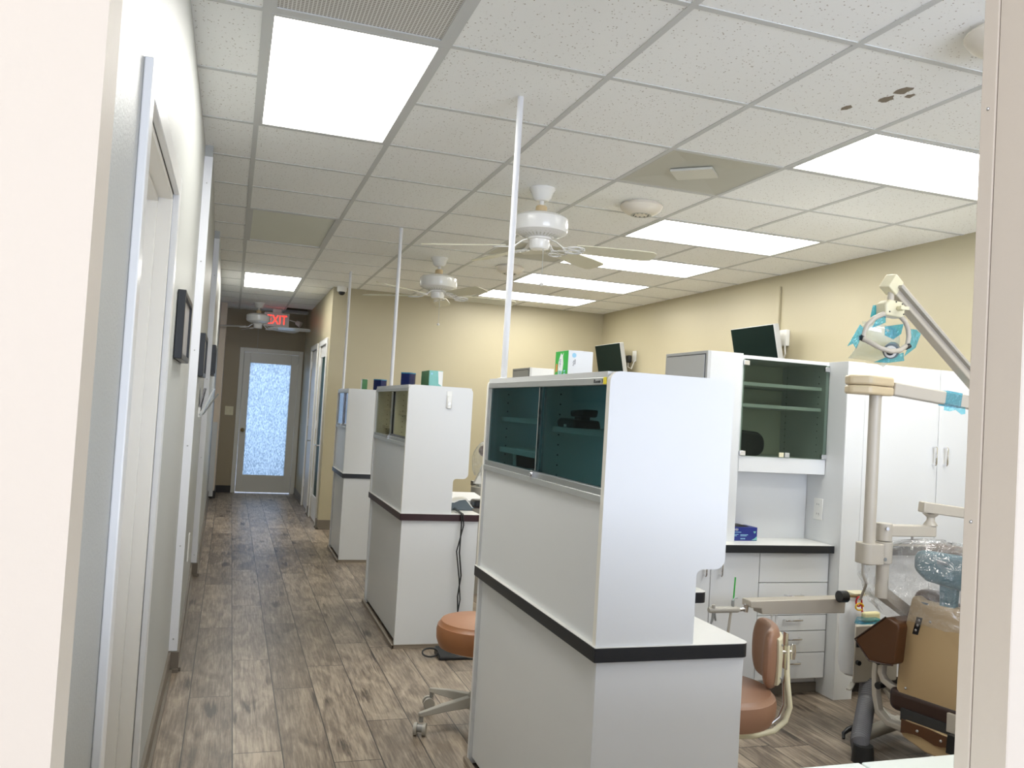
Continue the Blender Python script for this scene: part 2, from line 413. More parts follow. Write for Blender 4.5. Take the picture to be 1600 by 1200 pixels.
def text(name, s, size, m, parent, loc, rot, shear=0.0, align='LEFT', depth=0.0006, sx=1.0, thin=0.012):
    cu = bpy.data.curves.new(name, 'FONT'); cu.body = s; cu.size = size; cu.shear = shear; cu.align_x = align; cu.extrude = depth; cu.offset = -size*thin
    t = bpy.data.objects.new(name+'_tmp', cu); C.objects.link(t)
    dg = bpy.context.evaluated_depsgraph_get(); dg.update()
    me = bpy.data.meshes.new_from_object(t.evaluated_get(dg)); bpy.data.objects.remove(t)
    me.materials.clear(); me.materials.append(m)
    me.transform(Matrix.Diagonal((sx, 1, 1, 1)))
    o = bpy.data.objects.new(name, me); C.objects.link(o)
    if parent is not None: o.parent = parent; o.location = Vector(loc) - world_of(parent)
    else: o.location = loc
    o.rotation_euler = rot
    return o
def arc(c, r, a0, a1, n, plane='xy'):
    out = []
    for i in range(n+1):
        a = a0 + (a1-a0)*i/n; u, v = r*math.cos(a), r*math.sin(a)
        out.append(Vector(c) + (V(u, v, 0) if plane == 'xy' else V(u, 0, v) if plane == 'xz' else V(0, u, v)))
    return out

# ================================================================ THE ROOM
XL, XR, YB, YE, XH = -0.21, 4.205, 9.40, 12.85, 0.98     # left wall, right wall, back wall, hall end wall, hall right wall
RX0, RY0 = -2.4, -2.4                                     # reception side (behind the camera)

struct(BX('floor', M_floor, None, (RX0-0.1, RY0-0.1, -0.08), (XR+0.2, YE+1.0, 0)))

# ---- ceiling: one mesh of acoustic tiles and grid bars, cells left open for the fixtures
holes = {}
for j in (0, 1): holes[(0, j)] = 'lamp0'
for j in (5, 6): holes[(0, j)] = 'off'
for j in (10, 11): holes[(0, j)] = 'lampfar'
for j in (-2, -1): holes[(0, j)] = 'grille'
for k in (0, 3, 5, 7, 9):
    for i in (4, 5): holes[(i, k)] = 'lampr%d' % k
for j in (1, 5): holes[(3, j)] = 'vent%d' % j
holes[(1, 15)] = 'gap'
for i in (4, 5): holes[(i, -3)] = 'lampr'  # cells of the added panel out of frame
def ceil_domain(x0, x1, y0, y1):
    out = []
    for (a, b, c, d) in ((RX0, XR, RY0, YB), (-0.35, XH, YB, YE)):
        X0, X1, Y0, Y1 = max(x0, a), min(x1, b), max(y0, c), min(y1, d)
        if X1-X0 > 1e-4 and Y1-Y0 > 1e-4: out.append((X0, X1, Y0, Y1))
    return out
b = MB(); nt_ = 0
for i in range(-5, 8):
    for j in range(-9, 18):
        x0, y0 = GX+i*T, GY+j*T
        if (i, j) in holes: continue
        for (a, bb, c, d) in ceil_domain(x0, x0+T, y0, y0+T):
            b.box((a, c, CH), (bb, d, CH+0.015))
nface_tiles = len(b.bm.faces)
for i in range(-5, 8):
    for j in range(-9, 18):
        x0, y0 = GX+i*T, GY+j*T; h = 0.012
        if not (holes.get((i, j)) and holes.get((i, j)) == holes.get((i-1, j))):
            for (a, bb, c, d) in ceil_domain(x0-h, x0+h, y0, y0+T): b.box((a, c, CH-0.0035), (bb, d, CH+0.03))
        if not (holes.get((i, j)) and holes.get((i, j)) == holes.get((i, j-1))):
            for (a, bb, c, d) in ceil_domain(x0, x0+T, y0-h, y0+h): b.box((a, c, CH-0.0030), (bb, d, CH+0.03))
for f_i, f in enumerate(b.bm.faces): f.material_index = 0 if f_i < nface_tiles else 1
ceil = struct(b.build('ceiling', [M_tile, M_tbar], None, smooth=False))
# torn spots in the tiles
for (x, y, s) in ((2.26, 2.571, 0.028), (2.257, 2.481, 0.030), (2.31, 2.51, 0.018), (2.19, 2.706, 0.02)):
    n = 11; r = random.Random(int(x*1000))
    P('tile_damage', M_stain, ceil, lambda q: q.prism([(x+s*0.75*(0.7+0.6*r.random())*math.cos(2*PI*k/n), y+s*1.2*(0.7+0.6*r.random())*math.sin(2*PI*k/n), CH-0.0012) for k in range(n)], (0,0,0.002)))
# plenum above: closes the void over the missing tile
pb = MB(); pb.box((RX0-0.1, RY0-0.1, CH+0.45), (XR+0.2, YE+0.2, CH+0.5))
struct(pb.build('ceiling', mat('plenum_dark', (0.10, 0.085, 0.08), 0.9), None))

def wallbox(name, m, a, b_): return struct(BX(name, m, None, a, b_))
HT = CH + 0.45
# left wall: front stretch with a door opening, then two screwed-on stretches that step out a little
DY0, DY1, DZ = 1.885, 2.78, 1.985     # opening
b = MB(); b.box((XL-0.12, 0.764, 0), (XL, DY0, HT)); b.box((XL-0.12, DY0, DZ), (XL, DY1, HT)); b.box((XL-0.12, DY1, 0), (XL, 4.55, HT))
struct(b.build('wall_left', M_lwall, None))
b = MB(); b.hexa([(-0.33,4.55,0),(-0.172,4.55,0),(-0.207,6.9,0),(-0.33,6.9,0),(-0.33,4.55,HT),(-0.172,4.55,HT),(-0.207,6.9,HT),(-0.33,6.9,HT)])
struct(b.build('wall_left', M_lwall, None))
b = MB(); b.hexa([(-0.33,6.9,0),(-0.168,6.9,0),(-0.212,12.1,0),(-0.33,12.1,0),(-0.33,6.9,HT),(-0.168,6.9,HT),(-0.212,12.1,HT),(-0.33,12.1,HT)])
struct(b.build('wall_left', M_lwall, None))
M_stub = mat('pinkish_wall_paint', (0.62, 0.53, 0.43), 0.45, bump=0.1, bscale=90)
wallbox('wall_left', M_stub, (-0.36, 12.1, 0), (-0.132, YE, HT))
wallbox('wall_left', M_grey_door, (-0.30, 12.02, 0.03), (-0.150, 12.1, 1.02))       # half-height panel before the far stub
wallbox('wall_end', M_taupe, (-0.36, YE, 0), (0.135, YE+0.12, HT))
wallbox('wall_end', M_taupe, (0.905, YE, 0), (XH+0.2, YE+0.12, HT))
wallbox('wall_end', M_taupe, (0.135, YE, 2.035), (0.905, YE+0.12, HT))
# hall right wall with its two doors
b = MB()
b.box((XH, YB, 0), (XH+0.12, 9.62, HT)); b.box((XH, 10.38, 0), (XH+0.12, 10.72, HT)); b.box((XH, 11.5, 0), (XH+0.12, YE, HT))
b.box((XH, 9.62, 2.035), (XH+0.12, 10.38, HT)); b.box((XH, 10.72, 2.035), (XH+0.12, 11.5, HT))
struct(b.build('wall_hall', M_cream, None))
wallbox('wall_back', M_cream, (XH+0.12, YB, 0), (XR+0.12, YB+0.12, HT))
wallbox('wall_right', M_cream, (XR, RY0, 0), (XR+0.12, YB+0.12, HT))
# partition with the pass-through opening the photo is taken through
OX0, OX1, OZ0, OZ1 = -0.1075, 0.8125, 0.96, CH
b = MB(); b.box((RX0, 0.70, 0), (OX0, 0.764, HT)); b.box((OX1, 0.70, 0), (1.10, 0.764, HT)); b.box((OX0, 0.70, 0), (OX1, 0.764, OZ0-0.04)); b.box((1.10, 0.70, 0), (XR, 0.764, OZ0-0.04))
struct(b.build('wall_front', M_peach, None))
b = MB(); b.box((RX0-0.12, RY0, 0), (RX0, -1.9, HT)); b.box((RX0-0.12, 0.1, 0), (RX0, 0.764, HT)); b.box((RX0-0.12, -1.9, 0), (RX0, 0.1, 0.65)); b.box((RX0-0.12, -1.9, 2.25), (RX0, 0.1, HT))  # side opening made up to go with the jamb fill
struct(b.build('wall_reception', M_peach, None))
# rear wall with a wide window
b = MB(); b.box((RX0, RY0-0.12, 0), (-0.55, RY0, HT)); b.box((3.75, RY0-0.12, 0), (XR, RY0, HT)); b.box((-0.55, RY0-0.12, 0), (3.75, RY0, 0.4)); b.box((-0.55, RY0-0.12, 2.45), (3.75, RY0, HT))
struct(b.build('wall_rear', M_peach, None))
# closing walls behind the left wall openings (the room beyond the left doorway)
wallbox('wall_side', M_ivory, (-1.6, 1.2, 0), (-1.5, 3.6, HT))

# opening trims: metal corner bead with screws on the right jamb, and the sill
jb = struct(BX('trim_1', M_peach, None, (OX1-0.0035, 0.7455, OZ0), (OX1-0.0002, 0.7660, OZ1), 0.0012))
for zz in (1.38+0.385, 1.38-0.092, 1.0):
    P('screw_head', M_screw, jb, lambda q: q.ell((OX1-0.004, 0.755, zz), 0.0018, 0.0022, 0.0022, 10, 6))
struct(BX('trim_2', M_peach, None, (OX1-0.0016, 0.70, OZ0), (OX1-0.0002, 0.7445, OZ1)))
sill = BX('trim_3', M_sill, None, (OX0, 0.66, OZ0-0.04), (0.795, 0.90, OZ0), 0.003); struct(sill)
struct(BX('trim_4', M_sill, None, (0.798, 0.7665, OZ0-0.04), (XR, 0.90, OZ0), 0.003))

# left doorway: casing and the ivory door standing in the recess
def casing(name, x, y0, y1, z1, w=0.062, t=0.018, side=1, m=M_trim):
    b = MB()
    xa, xb = (x, x+t) if side > 0 else (x-t, x)
    b.box((xa, y0-w, 0), (xb, y0, z1+w)); b.box((xa, y1, 0), (xb, y1+w, z1+w)); b.box((xa, y0, z1), (xb, y1, z1+w))
    return struct(b.build(name, m, None, bevel=0.003))
casing('trim_5', XL, DY0, DY1, DZ)
b = MB(); b.box((XL-0.12, DY0, 0), (XL, DY0+0.015, DZ)); b.box((XL-0.12, DY1-0.018, 0), (XL, DY1, DZ)); b.box((XL-0.12, DY0, DZ-0.018), (XL, DY1, DZ))
b.box((XL-0.075, DY1-0.032, 0), (XL-0.04, DY1-0.016, DZ-0.018)); b.box((XL-0.075, DY0, DZ-0.032), (XL-0.04, DY1, DZ-0.017))
struct(b.build('trim_6', M_ivory, None, bevel=0.002))
d3 = struct(BX('door_1', M_ivory, None, (XL-0.118, DY0+0.018, 0.012), (XL-0.08, DY1-0.02, DZ-0.02), 0.003))
P('door_knob', M_chrome, d3, lambda q: q.lathe([(0.0,0),(0.024,0.004),(0.026,0.02),(0.018,0.036),(0.009,0.045)], (XL-0.06, DY0+0.075, 0.93), 16))

# screwed metal strips at the steps of the left wall
def strip(name, x0, x1, y, z1, screws):
    o = struct(BX(name, M_strip, None, (x0, y-0.006, 0.10), (x1, y, z1), 0.001))
    for z in screws: P('screw_head', M_screw, o, lambda q: q.ell(((x0+x1)/2, y-0.007, z), 0.004, 0.002, 0.004, 10, 6))
strip('trim_7', XL-0.002, -0.170, 4.55, 2.585, (0.16, 0.62, 1.12, 1.60, 2.05, 2.45))
strip('trim_8', -0.2068, -0.166, 6.9, 2.585, (0.16, 0.9, 1.5, 2.3))

# baseboards with shoe moulding
def baseb(name, pts, m=M_base, h=0.10, t=0.012, nrm=(1, 0), shoe=True):
    b = MB()
    for (a, c) in zip(pts[:-1], pts[1:]):
        d = Vector((c[0]-a[0], c[1]-a[1])); n = Vector((-d.y, d.x)).normalized()
        if n.dot(Vector(nrm)) < 0: n = -n
        for tt, hh in ((t, h), (t+0.012, 0.018)) if shoe else ((t, h),):
            b.hexa([(a[0],a[1],0),(c[0],c[1],0),(c[0]+n.x*tt,c[1]+n.y*tt,0),(a[0]+n.x*tt,a[1]+n.y*tt,0),
                    (a[0],a[1],hh),(c[0],c[1],hh),(c[0]+n.x*tt,c[1]+n.y*tt,hh),(a[0]+n.x*tt,a[1]+n.y*tt,hh)])
    return struct(b.build(name, m, None))
baseb('baseboard_left', [(XL, DY1+0.065), (XL, 4.55)])
baseb('baseboard_left', [(XL, 4.538), (-0.160, 4.538)], nrm=(0, -1))
baseb('baseboard_left', [(-0.172, 4.54), (-0.207, 6.88)])
baseb('baseboard_left', [(-0.207, 6.888), (-0.156, 6.888)], nrm=(0, -1))
baseb('baseboard_left', [(-0.168, 6.89), (-0.212, 12.0)])
baseb('baseboard_end', [(-0.132, YE), (0.075, YE)], M_dbase, nrm=(0, -1), shoe=False)
baseb('baseboard_end', [(0.965, YE), (XH, YE)], M_dbase, nrm=(0, -1), shoe=False)
baseb('baseboard_end', [(-0.35, 12.09), (-0.12, 12.09)], M_dbase, nrm=(0, -1), shoe=False)
baseb('baseboard_end', [(-0.132, 12.08), (-0.132, YE)], M_dbase, nrm=(1, 0), shoe=False)
baseb('baseboard_hall', [(XH, YB-0.012), (XH, 9.555)], nrm=(-1, 0))
baseb('baseboard_hall', [(XH, 11.56), (XH, YE)], nrm=(-1, 0))
baseb('baseboard_hall', [(XH, 10.44), (XH, 10.66)], nrm=(-1, 0))
baseb('baseboard_back', [(XH+0.002, YB), (XR, YB)], nrm=(0, -1))
baseb('baseboard_right', [(XR, 4.3), (XR, YB)], nrm=(-1, 0))

# far glazed door
b = MB(); w = 0.06
b.box((0.135-w, YE-0.018, 0), (0.135, YE, 2.035+w)); b.box((0.905, YE-0.018, 0), (0.905+w, YE, 2.035+w)); b.box((0.135, YE-0.018, 2.035), (0.905, YE, 2.035+w))
struct(b.build('trim_9', M_doorw, None, bevel=0.004))
d = MB(); X0, X1, Z0, Z1 = 0.138, 0.902, 0.014, 2.03
gx0, gx1, gz0, gz1 = 0.228, 0.803, 0.262, 1.885
d.box((X0, YE+0.01, Z0), (gx0, YE+0.045, Z1)); d.box((gx1, YE+0.01, Z0), (X1, YE+0.045, Z1)); d.box((gx0, YE+0.01, Z0), (gx1, YE+0.045, gz0)); d.box((gx0, YE+0.01, gz1), (gx1, YE+0.045, Z1))
door = struct(d.build('door_2', M_doorw, None, bevel=0.003))
BX('glass_pane', M_rain, door, (gx0-0.004, YE+0.024, gz0-0.004), (gx1+0.004, YE+0.030, gz1+0.004))
P('door_knob', M_brass, door, lambda q: (q.cyl((0.185, YE+0.012, 0.905), (0.185, YE-0.01, 0.905), 0.03), q.ell((0.185, YE-0.04, 0.905), 0.028, 0.024, 0.028), q.cyl((0.185, YE-0.01, 0.905), (0.185, YE-0.03, 0.905), 0.012)))
for z in (0.25, 1.05, 1.80): BX('hinge', M_doorw, door, (0.897, YE-0.006, z), (0.912, YE+0.012, z+0.1), 0.003)

# hall right side: half-glazed door standing ajar-flush, then a plain door
def side_door(name, trimname, y0, y1, glazed, trim_m=M_trim):
    b = MB(); w = 0.06
    b.box((XH-0.018, y0-w, 0), (XH, y0, 2.035+w)); b.box((XH-0.018, y1, 0), (XH, y1+w, 2.035+w)); b.box((XH-0.018, y0, 2.035), (XH, y1, 2.035+w))
    struct(b.build(trimname, trim_m, None, bevel=0.003))
    xa, xb = XH+0.004, XH+0.040
    if glazed:
        d = MB(); g0, g1, z0, z1 = y0+0.12, y1-0.12, 0.28, 1.90
        d.box((xa, y0+0.003, 0.012), (xb, g0, 2.03)); d.box((xa, g1, 0.012), (xb, y1-0.003, 2.03)); d.box((xa, g0, 0.012), (xb, g1, z0)); d.box((xa, g0, z1), (xb, g1, 2.03))
        o = struct(d.build(name, M_trim, None, bevel=0.003))
        BX('glass_pane', mat('dark_green_glass', (0.010, 0.040, 0.032), 0.4, spec=0.1), o, (xa+0.012, g0-0.004, z0-0.004), (xa+0.018, g1+0.004, z1+0.004))
        hy = y0+0.07
    else:
        o = struct(BX(name, M_strip, None, (xa, y0+0.003, 0.012), (xb, y1-0.003, 2.03), 0.003)); hy = y0+0.07
    P('door_handle', M_chrome, o, lambda q: (q.cyl((xa, hy, 0.89), (xa-0.008, hy, 0.89), 0.026), q.cyl((xa-0.008, hy, 0.89), (xa-0.05, hy, 0.89), 0.009), q.tube([(xa-0.05, hy, 0.89), (xa-0.052, hy+0.11, 0.89)], 0.009)))
    for z in (0.25, 1.05, 1.80): BX('hinge', M_trim, o, (XH-0.006, y1-0.012, z), (XH+0.01, y1+0.004, z+0.1), 0.002)
side_door('door_3', 'trim_10', 9.62, 10.38, True)
side_door('door_4', 'trim_11', 10.72, 11.5, False)
# reception window frame, behind the camera
b = MB()
for x in (-0.55, 0.87, 2.29, 3.69): b.box((x, RY0-0.09, 0.4), (x+0.06, RY0-0.03, 2.45))
b.box((-0.55, RY0-0.09, 0.4), (3.75, RY0-0.03, 0.46)); b.box((-0.55, RY0-0.09, 2.39), (3.75, RY0-0.03, 2.45))
struct(b.build('window_1', M_trim, None))

# ================================================================ CEILING FIXTURES
def cell(i, j, ni=1, nj=1, pad=0.012):
    return GX+i*T+pad, GY+j*T+pad, GX+(i+ni)*T-pad, GY+(j+nj)*T-pad
def light_panel(i, j, ni, nj, label, group, m=M_lamp, inset=0.016):
    x0, y0, x1, y1 = cell(i, j, ni, nj)
    t = thing('ceiling_light', ((x0+x1)/2, (y0+y1)/2, CH), label, 'ceiling light', group)
    b = MB(); q = inset
    b.box((x0, y0, CH-0.004), (x0+q, y1, CH+0.09)); b.box((x1-q, y0, CH-0.004), (x1, y1, CH+0.09))
    b.box((x0+q, y0, CH-0.004), (x1-q, y0+q, CH+0.09)); b.box((x0+q, y1-q, CH-0.004), (x1-q, y1, CH+0.09)); b.box((x0, y0, CH+0.09), (x1, y1, CH+0.10))
    b.build('frame', M_tbar, t)
    BX('diffuser', m, t, (x0+q, y0+q, CH+0.004), (x1-q, y1-q, CH+0.010))
    return t
light_panel(0, 0, 1, 2, 'large lit ceiling panel over the near end of the hallway', 'ceiling lights')
light_panel(0, 10, 1, 2, 'small far lit ceiling panel over the hallway near the exit sign', 'ceiling lights')
light_panel(0, 5, 1, 2, 'unlit grey ceiling panel over the middle of the hallway', 'ceiling lights', M_off, 0.02)
for k, s in ((0, 'nearest lit panel on the right, cut by the right jamb'), (3, 'lit panel beyond the grey vent, beside the dome detector'), (5, 'lit panel behind the blades of the nearest fan'),
             (7, 'lit panel just under the tip of the nearest fan blade'), (9, 'farthest lit panel on the right, closest to the back wall')):
    light_panel(4, k, 2, 1, s, 'ceiling lights')
for (i_, j_, ni_, nj_, s) in ((4, -3, 2, 1, 'lit panel added out of frame above the bay to brighten the nearest hutch'),):  # unseen panel, added to light the near face of the first divider
    light_panel(i_, j_, ni_, nj_, s, 'ceiling lights')
# return air grille
x0, y0, x1, y1 = cell(0, -2, 1, 2)
t = thing('return_grille', ((x0+x1)/2, (y0+y1)/2, CH), 'grey perforated return air grille beside the large hallway light', 'vent')
BX('perforated_panel', M_grille, t, (x0+0.02, y0+0.02, CH+0.002), (x1-0.02, y1-0.02, CH+0.006))
b = MB(); b.box((x0, y0, CH-0.003), (x0+0.02, y1, CH+0.05)); b.box((x1-0.02, y0, CH-0.003), (x1, y1, CH+0.05)); b.box((x0+0.02, y0, CH-0.003), (x1-0.02, y0+0.02, CH+0.05)); b.box((x0+0.02, y1-0.02, CH-0.003), (x1-0.02, y1, CH+0.05)); b.box((x0, y0, CH+0.05), (x1, y1, CH+0.06))
b.build('frame', M_tbar, t)
# supply diffusers
def diffuser(i, j, label):
    x0, y0, x1, y1 = cell(i, j, 1, 1, 0.010); cx, cy = (x0+x1)/2, (y0+y1)/2
    t = thing('air_diffuser', (cx, cy, CH), label, 'vent', 'air diffusers')
    b = MB(); R = []
    for (h, z) in ((0.295, 0.0), (0.288, -0.003), (0.275, 0.001), (0.12, 0.012)):
        R.append([(cx-h, cy-h, CH+z), (cx+h, cy-h, CH+z), (cx+h, cy+h, CH+z), (cx-h, cy+h, CH+z)])
    b.rings(R, cap=False); b.quad(*R[-1]); b.build('face', M_diff, t, smooth=False)
    P('centre_plate', M_diffp, t, lambda q: q.prism([(cx+0.6*(-0.02)+a_*0.74-b_*0.67, cy+a_*-0.67-b_*0.74, CH-0.004) for a_, b_ in ((-0.105, -0.08), (0.105, -0.08), (0.105, 0.08), (-0.105, 0.08))], (0, 0, 0.012)), smooth=False)
diffuser(3, 1, 'grey air diffuser with pale square plate, nearest of the two')
diffuser(3, 5, 'grey air diffuser half hidden behind the nearest ceiling fan')
# dome detectors
def dome(x, y, label):
    t = thing('dome_detector', (x, y, CH), label, 'detector', 'dome detectors on the ceiling')
    P('base_ring', M_warmw, t, lambda q: q.lathe([(0.0, CH), (0.105, CH), (0.107, CH-0.012), (0.0, CH-0.013)], (x, y, 0), 36))
    P('dome', M_warmw, t, lambda q: q.lathe([(0.0, CH-0.010), (0.122, CH-0.012), (0.124, CH-0.020), (0.112, CH-0.040), (0.088, CH-0.058), (0.062, CH-0.066), (0.0, CH-0.068)], (x, y, 0), 36))
    P('sensor_ring', M_diff, t, lambda q: q.lathe([(0.056, CH-0.0655), (0.060, CH-0.070), (0.050, CH-0.070), (0.050, CH-0.066)], (x, y, 0), 36))
    P('sensor_slots', M_dark, t, lambda q: [q.box((x+0.043*math.cos(a)-0.004, y+0.043*math.sin(a)-0.004, CH-0.0695), (x+0.043*math.cos(a)+0.004, y+0.043*math.sin(a)+0.004, CH-0.066)) for a in [PI*k/5 for k in range(10)]])
dome(2.19, 4.44, 'round warm white dome detector beside the nearest ceiling fan')
dome(2.20, 6.93, 'round dome detector seen behind the white pole and fan blade')
dome(2.185, 1.975, 'round dome detector in the top right corner, cut by the jamb')

# ceiling fans
def fan(cx, cy, azs, label, chain=0.30, bright=M_fanbl):
    t = thing('ceiling_fan', (cx, cy, CH), label, 'ceiling fan', 'ceiling fans')
    c = (cx, cy, 0)
    P('canopy', M_gloss, t, lambda q: q.lathe([(0.0, CH), (0.072, CH), (0.073, CH-0.010), (0.060, CH-0.030), (0.052, CH-0.058), (0.036, CH-0.072), (0.0, CH-0.074)], c, 28))
    P('downrod', M_gloss, t, lambda q: q.cyl((cx, cy, CH-0.15), (cx, cy, CH-0.07), 0.0135, n=16))
    P('coupling_cover', M_wood, t, lambda q: q.lathe([(0.0, CH-0.098), (0.026, CH-0.099), (0.032, CH-0.106), (0.033, CH-0.142), (0.0, CH-0.146)], c, 24))
    mz = CH-0.143
    mo = P('motor_housing', M_gloss, t, lambda q: q.lathe([(0.0, mz), (0.095, mz-0.004), (0.138, mz-0.018), (0.155, mz-0.032), (0.156, mz-0.090), (0.150, mz-0.106), (0.120, mz-0.122), (0.075, mz-0.134), (0.0, mz-0.136)], c, 40))
    def slots(q):
        for k in range(30):
            a = 2*PI*k/30; d = V(math.cos(a), math.sin(a), 0); s = V(-math.sin(a), math.cos(a), 0)
            p0 = V(cx, cy, mz-0.1345)+d*0.082; p1 = V(cx, cy, mz-0.119)+d*0.126
            q.hexa([p0-s*0.003, p0+s*0.003, p1+s*0.005, p1-s*0.005, p0-s*0.003+V(0,0,.006), p0+s*0.003+V(0,0,.006), p1+s*0.005+V(0,0,.006), p1-s*0.005+V(0,0,.006)])
    P('vent_slots', M_diff, mo, slots)
    P('switch_housing', M_gloss, t, lambda q: q.lathe([(0.0, mz-0.134), (0.066, mz-0.136), (0.068, mz-0.146), (0.056, mz-0.150), (0.056, mz-0.190), (0.050, mz-0.200), (0.0, mz-0.202)], c, 28))
    bz = mz-0.180
    for a in azs:
        a = math.radians(a); d = V(math.cos(a), math.sin(a), 0); s = V(-math.sin(a), math.cos(a), 0); up = V(0,0,1)
        pit = math.radians(-12); sp = s*math.cos(pit)+up*math.sin(pit); o0 = V(cx, cy, bz)
        outline = [(0.205, 0.050), (0.26, 0.058), (0.56, 0.068), (0.655, 0.064), (0.680, 0.045), (0.685, 0.0), (0.680, -0.045), (0.655, -0.064), (0.56, -0.068), (0.26, -0.058), (0.205, -0.050)]
        nn = d.cross(sp).normalized()
        bl = MB().prism([o0+d*x+sp*y for x, y in outline], nn*0.006).build('blade', bright, t)
        def arm(q):
            q.bar([V(cx, cy, mz-0.140)+d*0.060, V(cx, cy, mz-0.150)+d*0.095, o0+d*0.135+up*0.002, o0+d*0.16-nn*0.002], 0.018, 0.005)
            for yy in (-0.028, 0.028):
                q.tube([o0+d*(0.205+0.05*math.cos(2*PI*k/14))+sp*(yy+0.022*math.sin(2*PI*k/14))-up*0.006 for k in range(15)], 0.0035, 6)
            q.tube([o0+d*0.135-up*0.002, o0+d*0.17+sp*0.03-up*0.006, o0+d*0.215+sp*0.046-up*0.006, o0+d*0.262+sp*0.01-up*0.006], 0.004, 6)
            q.tube([o0+d*0.135-up*0.002, o0+d*0.17-sp*0.03-up*0.006, o0+d*0.215-sp*0.046-up*0.006, o0+d*0.262-sp*0.01-up*0.006], 0.004, 6)
        P('blade_bracket', M_gloss, bl, arm)
    ch = P('pull_chain', M_alud, t, lambda q: q.cyl((cx+0.01, cy-0.04, mz-0.19), (cx+0.012, cy-0.04, mz-0.20-chain), 0.0016, n=6))
    P('chain_pull', M_gloss, ch, lambda q: q.lathe([(0.0, 0.012), (0.006, 0.010), (0.013, 0.0), (0.006, -0.009), (0.0, -0.010)], (cx+0.012, cy-0.04, mz-0.20-chain), 12))
    return t
fan(1.57, 4.43, (-6, 38, 104, 148), 'nearest white ceiling fan with cream blades, beside the tall pole', 0.20)
fan(1.58, 6.93, (0, 72, 144, 216, 288), 'white ceiling fan in the middle distance, left of the lit panels', 0.22)
fan(0.27, 11.75, (-6, 38, 104, 148), 'far white ceiling fan in front of the red exit sign', 0.30, M_gloss)

# exit sign, its emergency lamp, rail in the gap, security camera
ex = thing('exit_sign', (0.53, 12.3, 2.50), 'white box with red glowing EXIT letters behind the far fan', 'exit sign')
BX('sign_box', M_white, ex, (0.36, 12.30, 2.39), (0.70, 12.36, 2.585), 0.006)
BX('mount', M_white, ex, (0.47, 12.31, 2.585), (0.59, 12.35, CH-0.004), 0.003)
text('letters', 'EXIT', 0.185, M_exitred, ex, (0.395, 12.2985, 2.425), (PI/2, 0, 0), sx=0.72)
el = thing('emergency_light', (0.80, 12.35, 2.47), 'small white emergency lamp head beside the exit sign', 'lamp')
P('lamp_head', M_white, el, lambda q: q.cyl((0.80, 12.31, 2.475), (0.86, 12.28, 2.44), 0.030, 0.042, 16))
P('arm', M_white, el, lambda q: q.tube([(0.698, 12.33, 2.50), (0.75, 12.33, 2.49), (0.81, 12.315, 2.475)], 0.008, 8))
sc_ = thing('security_camera', (1.06, 9.37, CH-0.04), 'small white dome security camera at the corner of the hall wall', 'camera')
P('housing', M_white, sc_, lambda q: q.lathe([(0.0, CH), (0.052, CH), (0.054, CH-0.045), (0.045, CH-0.058), (0.0, CH-0.060)], (1.062, 9.33, 0), 24))
P('lens_dome', M_blackp, sc_, lambda q: q.ell((1.062, 9.325, CH-0.062), 0.036, 0.036, 0.034, 18, 10))

